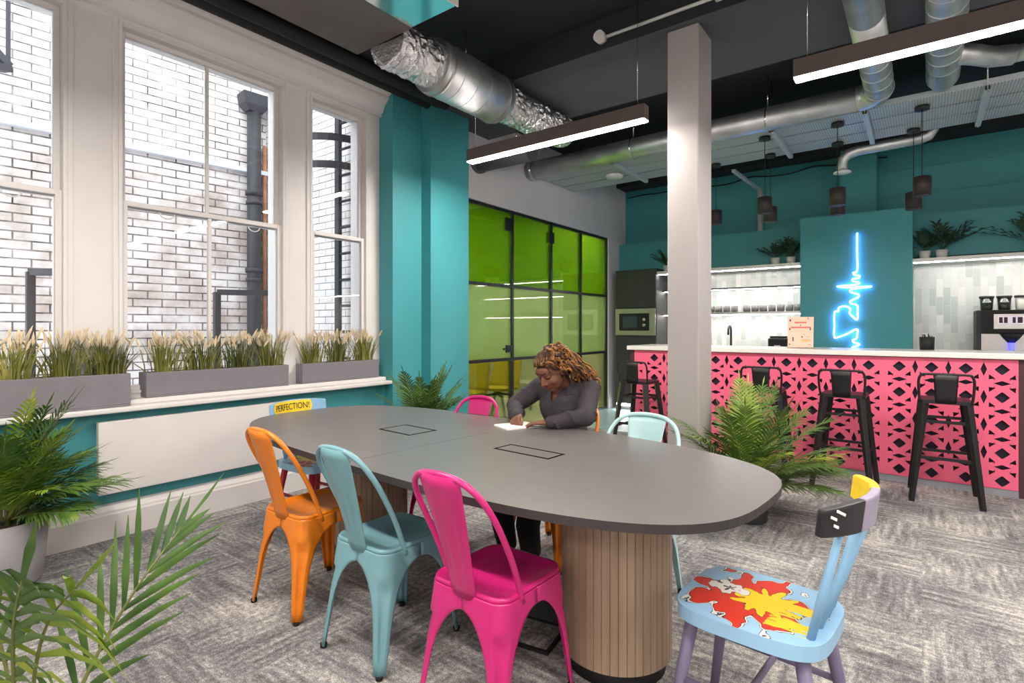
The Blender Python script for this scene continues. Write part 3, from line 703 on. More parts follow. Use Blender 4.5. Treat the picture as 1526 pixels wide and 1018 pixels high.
# ------------------------------------------------------------------ bar
bar = thing('bar_counter', 'coral pink bar front with black diamond cut-outs', 'bar', (-2.6, 5.64, 0))
BL = 3.24
cu = bpy.data.curves.new('panel', 'CURVE'); cu.dimensions = '2D'; cu.fill_mode = 'BOTH'; cu.extrude = 0.006
def poly(pts):
    sp = cu.splines.new('POLY'); sp.points.add(len(pts)-1); sp.use_cyclic_u = True
    for q, (x, y) in zip(sp.points, pts): q.co = (x, y, 0, 1)
px0, px1, pz0, pz1 = 0.052, BL-0.052, 0.055, 1.055
poly([(px0, pz0), (px1, pz0), (px1, pz1), (px0, pz1)])
P = 0.2165
def hole(pts):
    if all(px0+0.006 < x < px1-0.006 and pz0+0.006 < z < pz1-0.006 for x, z in pts): poly(pts)
zc0 = 0.112; xc0 = 3.095
for j in range(-1, 6):
    for i in range(-15, 2):
        cx, cz = xc0+i*P, zc0+j*P
        hole([(cx-.046, cz), (cx-.014, cz-.032), (cx, cz-.043), (cx+.014, cz-.032), (cx+.046, cz), (cx+.014, cz+.032), (cx, cz+.043), (cx-.014, cz+.032)])
        hole([(cx-.052, cz+P/2), (cx, cz+P/2-.020), (cx+.052, cz+P/2), (cx, cz+P/2+.020)])
        if i % 5 != 2: hole([(cx-P/2, cz-.056), (cx-P/2+.020, cz), (cx-P/2, cz+.056), (cx-P/2-.020, cz)])
        for sx in (-1, 1):
            for sz in (-1, 1):
                tx, tz = cx+sx*.062, cz+sz*.056
                hole([(tx+sx*.018, tz+sz*.023), (tx+sx*.015, tz-sz*.018), (tx-sx*.024, tz+sz*.016)])
                dx_, dz_ = cx+sx*.047, cz+sz*.079
                hole([(dx_, dz_-.005), (dx_+.005, dz_), (dx_, dz_+.005), (dx_-.005, dz_)])
co = bpy.data.objects.new('panel', cu); COL.objects.link(co); bpy.context.view_layer.update()
me = bpy.data.meshes.new_from_object(co.evaluated_get(bpy.context.evaluated_depsgraph_get())); bpy.data.objects.remove(co)
for v in me.vertices: v.co = V((v.co.x, v.co.z*1.0+0.006, v.co.y))
me.materials.clear(); me.materials.append(M['barpink'])
fp = bpy.data.objects.new('front_panel', me); COL.objects.link(fp); fp.parent = bar
MB().box(0.05, BL-0.05, 0.03, 0.05, 0.0, 1.058).build('backing_board', M['navy'], bar)
for x in (0.0, BL-0.05): MB().box(x, x+0.05, 0.0, 0.60, 0, 1.058).build('end_panel', M['maroon'], bar)
MB().box(0.05, BL-0.05, 0.004, 0.029, 0, 0.052).build('kickboard', M['kick'], bar)
ct = MB().box(-2.625, 0.72, 5.60, 6.30, 1.060, 1.106).build('worktop', M['stone'], bevel=0.006)
tag(ct, 'long white worktop of the pink bar', 'worktop')

def stool(label, loc, rz):
    r = thing('bar_stool', label, 'bar stool', loc, rz, 'black bar stools along the bar')
    MB().prism(rsq(0.155, 0.155, 0.03), 0.735, 0.762).build('seat', M['black'], r, bevel=0.006)
    ft = {}
    for sx, sy in ((1, 1), (-1, 1), (-1, -1), (1, -1)):
        a, b = V((sx*0.128, sy*0.128, 0.736)), V((sx*0.205, sy*0.205, 0.012)); ft[sx, sy] = (a, b)
        lg = MB().bar(a, b, 0.052, 0.046, 0.034, 0.030, up=(sx, sy, 0)).build('leg', M['black'], r, bevel=0.006)
        MB().box(b.x-0.018, b.x+0.018, b.y-0.018, b.y+0.018, 0, 0.02).build('foot_cap', M['rubber'], lg)
    for z, rad, nm in ((0.30, 0.010, 'foot_rest'), (0.60, 0.007, 'brace')):
        for k1, k2 in (((1, 1), (-1, 1)), ((-1, 1), (-1, -1)), ((-1, -1), (1, -1)), ((1, -1), (1, 1))):
            f = (0.736-z)/0.724; zz = z+(0.03 if nm == 'foot_rest' and k1[1] == k2[1] else 0)
            f = (0.736-zz)/0.724; a = ft[k1][0].lerp(ft[k1][1], f); b = ft[k2][0].lerp(ft[k2][1], f)
            MB().bar(a, b, 0.008, 0.022).build(nm, M['black'], r)
    q = [(0.150, -0.135, 0.74), (0.158, -0.15, 0.80), (0.162, -0.168, 0.90), (0.150, -0.178, 0.945), (0.125, -0.18, 0.957), (0.0, -0.182, 0.958)]
    q = q+[(-x, y, z) for x, y, z in reversed(q[:-1])]
    MB().tube(crom(q, 4), 0.009, 8).build('back_frame', M['black'], r)
    MB().grid(lambda u, v: ((u-.5)*2*(0.062+0.012*v), -0.152-0.030*v-0.006*(1-(2*u-1)**2), 0.742+0.212*v), 9, 6).build('back_plate', M['black'], r, solid=0.004)
    return r
stool('black bar stool nearest the right end of the bar', (0.135, 5.30, 0), 0.03)
stool('black bar stool second from the right end of the bar', (-0.515, 5.28, 0), -0.04)
stool('black bar stool half hidden behind the leafy palm', (-1.13, 5.26, 0), 0.05)
stool('black bar stool peeking out left of the column', (-2.33, 5.28, 0), -0.05)
fh = MB(); fa = [(-0.03, 5.02), (0.22, 4.90), (0.335, 5.05), (0.09, 5.17)]
for a, b in zip(fa, fa[1:]+fa[:1]): fh.bar((a[0], a[1], 0.003), (b[0], b[1], 0.003), 0.008, 0.006)
tag(fh.build('floor_hatch', M['kick']), 'thin square floor hatch outline in the carpet by the right stool', 'floor hatch')
fb = thing('floor_box', 'black floor power box with open lid under the table beside the pink chair', 'floor box', (-1.31, 1.90, 0), 0.15)
q = MB()
for a in ((-.11, .11, -.11, -.095), (-.11, .11, .095, .11), (-.11, -.095, -.095, .095), (.095, .11, -.095, .095)): q.box(*a, 0, 0.012)
q.build('rim', M['matblack'], fb); MB().box(-.095, .095, -.095, .095, 0.0, 0.006).build('carpet_inlay', M['carpet'], fb)
MB().obox((0, .13, .055), (.2, .008, .11), Matrix.Rotation(-0.5, 3, 'X')).build('lid', M['matblack'], fb)
# ------------------------------------------------------------------ kitchen behind the bar
tu = thing('tall_cabinet', 'charcoal tall cabinet with built-in microwave at the kitchen corner', 'cabinet', (-3.94, 8.0, 0))
MB().box(0, 0.68, 0.02, 0.59, 0.0, 2.22).build('carcass', M['charcoal'], tu)
for z0, z1 in ((0.10, 1.17), (1.62, 2.215)): MB().box(0.003, 0.677, 0.0, 0.019, z0, z1).build('door', M['charcoal'], tu, bevel=0.002)
MB().box(0.0, 0.68, 0.03, 0.05, 0.0, 0.09).build('plinth', M['steel'], tu)
MB().box(0.02, 0.62, 0.0, 0.012, 0.065, 0.1).build('plinth_light', M['ledglow'], tu)
ov = thing('microwave', 'built-in microwave with silver surround and black door', 'microwave', (-3.94, 7.999, 1.185))
MB().box(0.005, 0.675, -0.014, 0, 0, 0.42).build('surround', M['steel'], ov, bevel=0.003)
MB().box(0.075, 0.575, -0.03, -0.015, 0.075, 0.345).build('door', M['matblack'], ov, bevel=0.004)
MB().box(0.14, 0.38, -0.033, -0.0302, 0.12, 0.30).build('window', mat('dark oven glass', (60, 78, 84), 0.1), ov)
for z in (0.16, 0.25): MB().cyl((0.50, -0.045, z), (0.50, -0.0302, z), 0.024).build('knob', M['chrome'], ov)
bc = thing('base_cabinet', 'charcoal base cabinet run along the kitchen back wall', 'cabinet', (-3.26, 8.02, 0))
for a, b in ((0.0, 1.979), (3.171, 7.75)): MB().box(a, b, 0, 0.565, 0, 0.86).build('carcass', M['charcoal'], bc)
tag(MB().box(-3.258, -1.281, 8.0, 8.585, 0.861, 0.90).box(-0.089, 4.48, 8.0, 8.585, 0.861, 0.90).build('worktop', M['stone']), 'white worktop along the kitchen back wall', 'worktop')
# open shelves with LED strips
def shelf(name, label, x0, x1, y0, z0, z1, m, led=True):
    s = thing(name, label, 'shelf', (x0, y0, z0))
    MB().box(0, x1-x0, 0, 8.584-y0, 0, z1-z0).build('board', m, s)
    if led: MB().box(0.01, x1-x0-0.01, 0.05, 0.075, -0.008, -0.0005).build('led_strip', M['ledglow'], s)
    return s
shelf('plant_shelf', 'long white plant shelf left of the neon panel', -3.258, -1.281, 8.02, 2.125, 2.168, M['ceramic'])
shelf('plant_shelf', 'long white plant shelf right of the neon panel', -0.089, 4.48, 8.02, 2.08, 2.122, M['ceramic'])
shelf('wall_shelf', 'upper lit wall shelf left of the neon panel', -3.258, -1.281, 8.26, 1.868, 1.893, M['charcoal'])
shelf('wall_shelf', 'lower lit wall shelf carrying the grey mugs', -3.258, -1.281, 8.26, 1.50, 1.533, M['steel'])
def mug0():
    g = thing('mug', 'grey mug', 'mug', (0, 0, 0)); q = MB()
    q.lathe([(0.0, 0.004), (0.038, 0.0), (0.048, 0.01), (0.050, 0.095), (0.047, 0.095), (0.045, 0.012), (0.0, 0.010)], n=20)
    q.build('cup', M['mug'], g); MB().tube([(0.044, 0, 0.07), (0.068, 0, 0.066), (0.072, 0, 0.045), (0.066, 0, 0.026), (0.045, 0, 0.022)], 0.005, 6).build('handle', M['mug'], g); return g
base = None
for i in range(12):
    x = -1.36-i*0.112-(0.06 if i > 6 else 0); g = base
    lab = 'grey mug in the row on the lower lit wall shelf'
    if base is None: base = g = mug0(); g.location = (x, 8.36, 1.533); g['label'] = lab; g['group'] = 'grey mugs on the lower shelf'; g.rotation_euler = (0, 0, 1.2)
    else: dup(base, (x, 8.36, 1.533), 1.2, lab)
tp = thing('tap', 'black swan neck kitchen tap on the back worktop', 'tap', (-2.25, 8.35, 0.9))
MB().cyl((0, 0, 0), (0, 0, 0.05), 0.026).build('base', M['black'], tp)
MB().tube([(0, 0, .05), (0, 0, .36)]+[(0, -0.07+0.07*math.cos(a), .36+.07*math.sin(a)) for a in [PI*k/8 for k in range(1, 9)]]+[(0, -.14, .30)], 0.016, 10).build('spout', M['black'], tp)
MB().bar((0.02, 0, .04), (0.09, 0, .07), .012, .012).build('lever', M['black'], tp)
to = thing('toaster', 'black toaster on the worktop behind the pink menu card', 'toaster', (-1.68, 8.2, 0.9))
MB().box(-.02, .22, -.09, .09, 0.0, .26).build('body', M['matblack'], to, bevel=.02)
MB().box(.0, .20, -.06, .06, .262, .29).build('lid', M['charcoal'], to, bevel=.004)
MB().box(.06, .14, -.0925, -.0905, .15, .165).build('badge', M['ceramic'], to)
ds = MB().lathe([(0, 0), (.03, 0), (.03, .10), (.012, .12), (.012, .15), (0, .15)], n=14).build('soap_bottle', M['ceramic'], loc=(-2.42, 8.35, .9)); tag(ds, 'white soap bottle left of the black tap', 'bottle')
# menu card on the bar
mc = thing('menu_card', 'pink menu card with red print standing on the bar top', 'sign', (-1.06, 5.93, 1.106), -0.05)
MB().obox((.115, 0, .152), (.225, .006, .30), Matrix.Rotation(-0.08, 3, 'X')).build('card', M['card'], mc)
MB().box(.0, .23, -.03, .045, 0, .006).build('foot', M['clear'], mc)
q = MB()
def ink(x, z, w, h, m): q.obox((x, -.0042+.08*(z-.152), z), (w, .0012, h), Matrix.Rotation(-0.08, 3, 'X'), m)
for k in range(9): ink(.068+k*.0115, .248, .008, .016, 0)
ink(.115, .222, .010, .012, 0)
for k in range(14): ink(.035+k*.0125, .200, .009, .015, 0)
for k in range(5): ink(.09+k*.011, .172, .007, .005, 2)
for x, z, w, h in ((.022, .27, .014, .022), (.18, .288, .008, .016), (.02, .185, .012, .022), (.20, .185, .012, .024), (.05, .085, .012, .04), (.13, .108, .012, .014), (.02, .035, .016, .01), (.195, .035, .014, .006)): ink(x, z, w, h, 1)
ink(.165, .075, .07, .022, 2); ink(.185, .11, .03, .008, 2); ink(.15, .13, .02, .006, 2)
q.build('print', [M['redink'], M['darkink'], M['orangeink']], mc)
nh = thing('utensil_caddy', 'small black caddy on the bar top right of the neon panel', 'caddy', (.035, 6.12, 1.106))
MB().lathe([(.0, 0), (.052, 0), (.056, .115), (.052, .115), (.048, .01), (0, .01)], n=20).build('tub', M['matblack'], nh)
for k in range(6): MB().cyl((.02*math.cos(k), .02*math.sin(k), .011), (.033*math.cos(k), .033*math.sin(k), .125+.004*k), .004, n=6).build('stirrer', M['black'], nh)
# coffee machine
cm = thing('coffee_machine', 'black and silver bean-to-cup coffee machine with blue light', 'coffee machine', (.49, 8.0, .9))
MB().box(0, .56, .06, .52, 0, .60).build('body', M['charcoal'], cm, bevel=.008)
MB().box(.05, .53, .0, .06, .34, .60).build('head', M['matblack'], cm, bevel=.008)
MB().box(.04, .54, .045, .06, .02, .335).build('front_plate', M['steel'], cm)
MB().box(.03, .55, -.06, .045, 0, .06).build('drip_tray', M['matblack'], cm, bevel=.004)
sf = MB().box(.14, .42, -.009, .0, .39, .555).build('display', M['steel'], cm, bevel=.003)
MB().box(.175, .385, -.011, -.0092, .445, .53).build('screen', M['screen'], sf)
for k, (a, b2) in enumerate(((.185, .03), (.225, .03), (.295, .025), (.335, .04))): MB().box(a, a+b2, -.0118, -.0112, .455, .52).build('screen_icon', M['maroon'], sf)
MB().lathe([(.03, .24), (.07, .29), (.10, .338), (0, .338)], (.29, .03, 0), 20).build('spout', M['matblack'], cm)
MB().cyl((.29, -.01, .13), (.29, -.01, .24), .016, .026).build('dispenser_light', M['blueled'], cm)
for i, x in enumerate((.10, .25, .40)):
    hp = MB().lathe([(.05, .60), (.055, .62), (.062, .74), (.0, .74)], (x, .25, 0), 16).build('bean_hopper', M['clear'] if i < 2 else M['ceramic'], cm)
    MB().lathe([(.045, .605), (.05, .69), (0, .69)], (x, .25, 0), 14).build('beans' if i < 2 else 'powder', M['inkblack'] if i < 2 else M['ceramic'], hp)
    MB().lathe([(.068, .741), (.068, .765), (0, .768)], (x, .25, 0), 16).build('lid', M['charcoal'], hp)
# small potted plants on the high shelf
def shelf_plant(label, loc, seed, n=14, L=0.27, bias=0.0):
    r = random.Random(seed); p = thing('shelf_plant', label, 'plant', loc, 0, 'small potted plants on the high shelf')
    MB().lathe([(0, 0), (.047, 0), (.062, .10), (.058, .10), (.052, .085), (0, .085)], n=18).build('pot', M['ceramic'], p)
    g = MB()
    for i in range(n):
        a = 2*PI*i/n+r.uniform(-.3, .3); l = L*r.uniform(.7, 1.1); el = r.uniform(.7, 1.25)
        if math.sin(a) > .3: a = -a if r.random() < .6 else a*0.5
        d = V((math.cos(a)*math.cos(el)+bias*.3, math.sin(a)*math.cos(el)*0.6, math.sin(el))); pts = []
        for k in range(6):
            t = k/5; pts.append(V((0, 0, .085))+d*l*t+V((d.x*.25, d.y*.25, -.16))*l*t*t)
        g.tube(pts, .0025, 5, 0)
        for k in range(2, 6):
            for s in (-1, 1):
                b = pts[k]; t = (pts[k]-pts[k-1]).normalized(); sd = t.cross(V((0, 0, 1))).normalized()*s
                e = b+(sd*.6+t*.9)*l*.30; m = (b+e)/2+V((0, 0, .01))
                g.strip([b, m, e-V((0, 0, .015))], [.004, .014, .001], t.cross(V((0, 0, 1))), 0, .2)
        e = pts[-1]+(pts[-1]-pts[-2])*.9; g.strip([pts[-1], (pts[-1]+e)/2, e], [.004, .012, .001], d.cross(V((0, 0, 1))), 0, .2)
    g.build('foliage', M['darkleaf'], p); return p
shelf_plant('potted plant on the high shelf, second left of the neon panel', (-1.62, 8.2, 2.168), 1)
shelf_plant('potted plant on the high shelf touching the left side of the neon panel', (-1.425, 8.2, 2.168), 2, 15)
shelf_plant('potted plant on the high shelf touching the right side of the neon panel', (.025, 8.2, 2.122), 3, 12)
shelf_plant('wide potted plant on the high shelf, second right of the neon panel', (.185, 8.18, 2.122), 4, 16, .36, .7)
shelf_plant('potted plant on the high shelf half hidden by the column', (-3.16, 8.2, 2.168), 5, 14)
shelf_plant('potted plant on the high shelf at the right edge above the coffee machine', (1.0, 8.2, 2.122), 6, 16, .38, -.8)
# neon sign
def npx(u, v):                                    # sketch units to metres on the panel face
    return (-0.643+(u-490)*0.00168, (2.475-(v-120)*0.00200))
ns = thing('neon_sign', 'white blue neon line sign on the teal panel', 'neon sign', (0, 7.962, 0))
L1 = [(490, 118), (490, 235), (490, 350), (466, 362), (472, 376), (503, 384), (498, 398), (462, 402), (466, 416), (497, 424), (500, 434), (450, 440), (360, 445), (440, 453), (580, 453), (500, 460), (447, 470), (456, 486), (498, 500), (494, 518), (446, 540), (456, 556), (490, 566), (492, 600), (490, 655), (466, 640), (444, 616), (446, 588), (425, 573), (392, 572), (372, 582), (370, 602), (346, 608), (345, 690), (345, 765), (372, 764), (425, 745), (488, 714), (490, 745), (486, 770), (462, 784), (470, 796), (503, 806), (494, 816), (458, 830), (480, 845), (490, 860)]
q = MB().tube(crom([(x, 0, z) for x, z in [npx(*p) for p in L1]], 4), .0085, 8, 0); q.build('tube', M['neon'], ns)
MB().tube([(x, .022, z) for x, z in [npx(*p) for p in L1]], .006, 6).build('added_halo_tube', M['neon_halo'], ns)  # hidden blue tube added to throw the halo onto the panel
for u, v in ((490, 160), (490, 320), (345, 650), (345, 740), (490, 610)):
    x, z = npx(u, v); MB().cyl((x+.0, .0, z), (x, .037, z), .008, n=8).build('clip', M['clear'], ns)

# ------------------------------------------------------------------ ceiling services
def pipe_thing(name, label, cat, parts, m, parent=None):
    r = thing(name, label, cat, (0, 0, 0))
    for nm, pts, rad, mm in parts: MB().tube(pts, rad, 20).build(nm, mm or m, r)
    return r
def seams(mb, a, b, r, step=.16):
    a, b = V(a), V(b); n = int((b-a).length/step); d = (b-a).normalized()
    for i in range(1, n): c = a+d*step*i; mb.tube([c-d*.004, c+d*.004], r+.003, 20)
    return mb
fc_ = thing('fan_coil_unit', 'grey ceiling air unit with a polished steel strip, top centre', 'air unit', (-3.3, 0.9, 3.3))
MB().box(0, .58, 0, 1.6, 0, .34).build('casing', M['fcu'], fc_, bevel=.004)
MB().box(.584, .99, 0, 1.59, 0, .30).build('plenum', M['mirrorsteel'], fc_, bevel=.003)
MB().box(.99, 1.0, 0, 1.6, -.004, .30).build('edge_trim', M['white'], fc_)
for x, y in ((.1, .2), (.1, 1.5), (.9, .2), (.9, 1.5)): MB().cyl((x, y, .30), (x, y, .45), .006, n=6).build('hanger_rod', M['chrome'], fc_)
fd = thing('foil_duct', 'crinkled foil and spiral duct leaving the ceiling air unit', 'duct', (0, 0, 0))
rr = random.Random(5)
def foil(nm, a, b, r, n, par):
    a, b = V(a), V(b); N = int((b-a).length/.022); mb = MB(); q = []
    for i in range(N+1):
        q.append(a.lerp(b, i/N))
    mb.tube(q, [r+(.010*math.sin(i*2.1)+rr.uniform(-.008, .008) if 0 < i < N else 0) for i in range(N+1)], 40)
    mb.sm = [False]*len(mb.sm)
    for k in range(len(mb.v)):
        x, y, z = mb.v[k]; mb.v[k] = (x+rr.uniform(-.008, .008), y+rr.uniform(-.008, .008), z+rr.uniform(-.008, .008))
    return mb.build(nm, M['foil'], par)
foil('flexible_sleeve', (-2.98, 2.51, 3.30), (-3.0, 2.98, 3.31), .165, 30, fd)
q = MB().tube([(-3.0, 2.95, 3.31), (-3.0, 2.97, 3.31), (-3.0, 3.76, 3.315), (-3.0, 3.78, 3.315)], [.20, .205, .205, .195], 32)
seams(q, (-3.0, 2.97, 3.31), (-3.0, 3.76, 3.315), .205); q.build('spiral_section', M['galv'], fd)
foil('flexible_sleeve', (-3.0, 3.77, 3.315), (-2.99, 4.85, 3.33), .150, 30, fd)
for y in (3.0, 3.7): MB().tube([(-3.0, y, 3.31), (-3.0, y+.02, 3.31)], .212, 32).build('clamp_band', M['steel'], fd)
MB().cyl((-3.0, 3.35, 3.50), (-3.0, 3.35, 3.75), .006, n=6).build('hanger_rod', M['chrome'], fd)

d1 = thing('spiral_duct', 'long round duct crossing behind the column and turning towards the viewer', 'duct', (0, 0, 0))
el = [(-.46, 5.715, 3.335)]+[(-.46+.17*math.sin(a), 5.545+.17*math.cos(a), 3.335) for a in [PI/2*k/8 for k in range(1, 9)]]
MB().tube([(-4.045, 5.735, 3.32), (-.46, 5.715, 3.335)], .110, 28).build('straight_run', M['galv'], d1)
MB().tube(el, .110, 28).build('elbow', M['galv'], d1)
MB().tube([(-4.0, 5.735, 3.32), (-3.95, 5.735, 3.32)], .118, 28).build('collar', M['steel'], d1)
q = MB().tube([(-.29, 5.545, 3.335), (-.29, 4.2, 3.335)], .105, 28); seams(q, (-.29, 5.545, 3.335), (-.29, 4.2, 3.335), .105, .2)
q.tube([(-.29, 4.2, 3.335), (-.29, 2.6, 3.335)], .105, 28); q.build('forward_run', M['galv'], d1)
for x in (-2.6, -1.2): MB().tube([(x, 5.725+.118*math.cos(a), 3.328+.118*math.sin(a)) for a in [2*PI*k/20 for k in range(20)]], .006, 6, closed=True).cyl((x, 5.725, 3.44), (x, 5.725, 3.75), .005, n=6).build('hanger_strap', M['chrome'], d1)
d2 = thing('branch_duct', 'round duct at upper right with a capped end and a side branch', 'duct', (0, 0, 0))
q = MB().tube([(.12, 2.6, 3.37), (.135, 5.70, 3.37)], .112, 28); seams(q, (.12, 2.6, 3.37), (.135, 5.70, 3.37), .112, .2); q.build('main_run', M['galv'], d2)
MB().tube([(.135, 5.68, 3.37), (.137, 5.835, 3.37), (.137, 5.845, 3.37)], [.085, .085, .07], 24).build('end_cap', M['galv'], d2)
MB().tube([(.15, 5.25, 3.37), (.32, 5.40, 3.37), (.42, 5.52, 3.37), (.55, 5.57, 3.37)], .075, 20).build('branch_elbow', M['galv'], d2)
MB().tube([(.53, 5.565, 3.37), (2.6, 5.56, 3.37)], .062, 20).build('branch_run', M['galv'], d2)
MB().tube([(.95, 5.565, 3.37), (.98, 5.565, 3.37)], .075, 20).build('branch_collar', M['steel'], d2)
d3 = thing('ceiling_extract_duct', 'slim round duct below the tray with a white nozzle over the neon panel', 'duct', (0, 0, 0))
MB().tube([(.09, 6.95, 3.36), (.085, 6.95, 3.31), (.05, 6.95, 3.255), (-.02, 6.95, 3.235), (-.55, 6.95, 3.22), (-.64, 6.95, 3.20), (-.69, 6.95, 3.15), (-.70, 6.95, 3.08), (-.70, 6.95, 3.02)], .055, 20).build('bent_run', M['galv'], d3)
MB().lathe([(.055, .0), (.085, -.018), (.085, -.03), (0, -.03)], (-.70, 6.95, 3.03), 24).build('nozzle', M['whiteplastic'], d3)
sd = pipe_thing('stub_duct', 'dark stub duct in the white wall behind the near light', 'duct', [('pipe', [(-4.045, 4.72, 3.2), (-3.3, 4.72, 3.2)], .13, M['beam']), ('collar', [(-4.045, 4.72, 3.2), (-4.0, 4.72, 3.2)], .14, M['beam'])], M['beam'])
MB().cyl((-3.5, 4.72, 3.33), (-3.5, 4.72, 3.5), .006, n=6).build('hanger_rod', M['chrome'], sd)
bp = thing('service_pipe', 'pair of black pipes clipped under the bulkhead above the cornice', 'pipe', (0, 0, 0))
for x, z, r in ((-3.86, 3.49, .045), (-3.70, 3.475, .055)): MB().tube([(x, -3.5, z), (x, 3.84, z)], r, 14).build('pipe', M['matblack'], bp)
cdu = thing('conduit', 'white conduit with a round junction box along the dark beam', 'conduit', (0, 0, 0))
MB().tube([(-1.98, 3.853, 3.585), (.3, 3.853, 3.60)], .013, 10).build('tube', M['whiteplastic'], cdu)
MB().cyl((-2.02, 3.868, 3.585), (-2.02, 3.80, 3.585), .045, n=20).build('junction_box', M['whiteplastic'], cdu)
MB().box(-1.14, -1.10, 3.835, 3.868, 3.56, 3.62).build('saddle_clip', M['whiteplastic'], cdu)
# cable trays with perforations
def tray_mat():
    t = NT('perforated tray'); v = t.coord(scale=(1, 1, 0)); vo = t.node('ShaderNodeTexVoronoi', Scale=48.0); vo.inputs['Randomness'].default_value = 0.0
    t.link(v, vo.inputs['Vector']); m = t.math('LESS_THAN', vo.outputs['Distance'], 0.22)
    t.link(t.mix(m, lin((190, 196, 200)), lin((70, 74, 78))), t.b.inputs['Base Color'])
    t.b.inputs['Metallic'].default_value = 0.25; t.b.inputs['Roughness'].default_value = 0.45; return t.m
M['perf'] = tray_mat()
for i, (y0, lab) in enumerate(((5.86, 'galvanised cable tray over the bar, nearest of three side by side'), (6.19, 'galvanised cable tray over the bar, middle of three side by side'), (6.52, 'galvanised cable tray over the bar, farthest of three side by side'))):
    ct = thing('cable_tray', lab, 'cable tray', (-4.03, y0, 3.272), 0, 'cable trays over the bar'); L = 6.6
    MB().box(0, L, 0, .30, 0, .004).build('tray_bed', M['perf'], ct)
    q = MB()
    for y in (0, .297): q.box(0, L, y, y+.003, .004, .055)
    q.box(0, L, .003, .015, .052, .055).box(0, L, .285, .297, .052, .055); q.build('side_flange', M['tray'], ct)
for i, (x, lab) in enumerate(((-2.92, 'left of the column'), (-1.19, 'right of the column'), (-.415, 'above the neon panel'), (.425, 'at upper right'))):
    br = thing('tray_bracket', 'steel channel bracket under the cable trays '+lab, 'bracket', (x, 5.848, 3.23), 0, 'brackets under the cable trays')
    q = MB().box(-.021, .021, -.01, 1.0, 0, .003).box(-.021, -.018, -.01, 1.0, .003, .04).box(.018, .021, -.01, 1.0, .003, .04); q.build('channel', M['tray'], br)
    for y in (0.0, .985): MB().cyl((0, y, -.01), (0, y, .39 if y else .52), .006, n=6).build('hanger_rod', M['chrome'], br)
vb = thing('drop_channel', 'perforated steel channel dropping to the teal ledge', 'bracket', (-1.87, 8.45, 2.69))
MB().box(-.03, .03, -.02, .02, 0, .62).build('channel', M['perf'], vb); MB().bar((0, 0, .60), (0, -1.40, .565), .045, .03).build('arm', M['tray'], vb)
ap = MB().lathe([(0, 0), (.10, 0), (.115, .03), (.10, .045), (0, .045)], n=28).build('ceiling_speaker', M['whiteplastic'], loc=(-3.15, 6.36, 3.225)); tag(ap, 'white round disc unit under the trays left of the column', 'speaker')
bc_ = mat('dark cable', (18, 34, 36), 0.7); wc = MB(); wr = random.Random(3)
wc.tube(crom([(-4.0+i*.28, 8.575, 3.52-.0*i+wr.uniform(-.03, .03)) for i in range(14)], 4), .011, 6)
tag(wc.build('cable', bc_), 'dark sagging cable run along the top of the teal wall', 'cable')
for z, lab in ((3.33, 'upper'), (3.0, 'lower')):
    tag(MB().box(-.4, 3.0, 8.575, 8.598, z, z+.02).build('wall_batten', M['teal']), lab+' teal batten across the wall right of the pilaster', 'batten')
# pendants
def pend(x, y, zb, label):
    p = thing('pendant_lamp', label, 'pendant lamp', (x, y, zb), 0, 'black drum pendants over the bar')
    q = MB().lathe([(.060, .0), (.068, .0), (.068, .165), (.05, .172), (.0, .172)], n=28); q.build('shade', M['pendant'], p)
    MB().lathe([(0, .012), (.060, .004)], n=28).build('lens', M['pendring'], p)
    MB().cyl((0, 0, .17), (0, 0, 3.25-zb), .0035, n=6).build('cord', M['black'], p)
    MB().lathe([(0, 3.235-zb), (.055, 3.235-zb), (.055, 3.268-zb), (0, 3.268-zb)], n=24).build('ceiling_rose', M['black'], p)
pend(-1.295, 6.05, 2.48, 'black drum pendant, front one of the pair nearest the column')
pend(-1.375, 6.70, 2.505, 'black drum pendant, rear one of the pair nearest the column')
pend(-.648, 6.05, 2.475, 'black drum pendant, front one of the pair left above the neon panel')
pend(-.717, 6.70, 2.50, 'black drum pendant, rear one of the pair left above the neon panel')
pend(.0, 6.05, 2.475, 'black drum pendant, front one of the rightmost pair')
pend(-.067, 6.70, 2.475, 'black drum pendant, rear one of the rightmost pair')
pend(-1.98, 6.70, 2.545, 'black drum pendant mostly hidden behind the column')
# linear lights
def linear(x0, x1, y, label, z=2.80, g='lampglow'):
    p = thing('linear_pendant_light', label, 'linear light', (x0, y, z), 0, 'linear pendant lights')
    L = x1-x0
    MB().box(0, L, -.042, .042, .009, .115).build('housing', M['lampbody'], p, bevel=.002)
    MB().box(.004, L-.004, -.038, .038, 0, .0085).build('diffuser', M[g], p)
    for x in (.07, L-.07): MB().cyl((x, 0, .115), (x, 0, (3.49 if 3.87 < y < 4.9 else 3.745)-z), .0025, n=6).build('suspension_wire', M['chrome'], p)
linear(-3.29, -1.59, 3.725, 'slim linear light left of the column, over the far side of the table')
linear(-.62, 1.08, 3.675, 'slim linear light at upper right in front of the round ducts')
linear(1.9, 3.6, 3.675, 'added unseen linear fill light beyond the right edge of the view')  # this row and those below: fill lamps added out of view
linear(-3.0, -1.3, .45, 'added unseen linear fill light overhead left of the viewpoint')
linear(-.5, 1.2, .45, 'added unseen linear fill light overhead at the viewpoint')
linear(2.0, 3.7, .45, 'added unseen linear fill light overhead right of the viewpoint')
linear(-2.4, -.7, -2.4, 'added unseen linear fill light behind the viewpoint on the left')
linear(.6, 2.3, -2.4, 'added unseen linear fill light behind the viewpoint on the right')

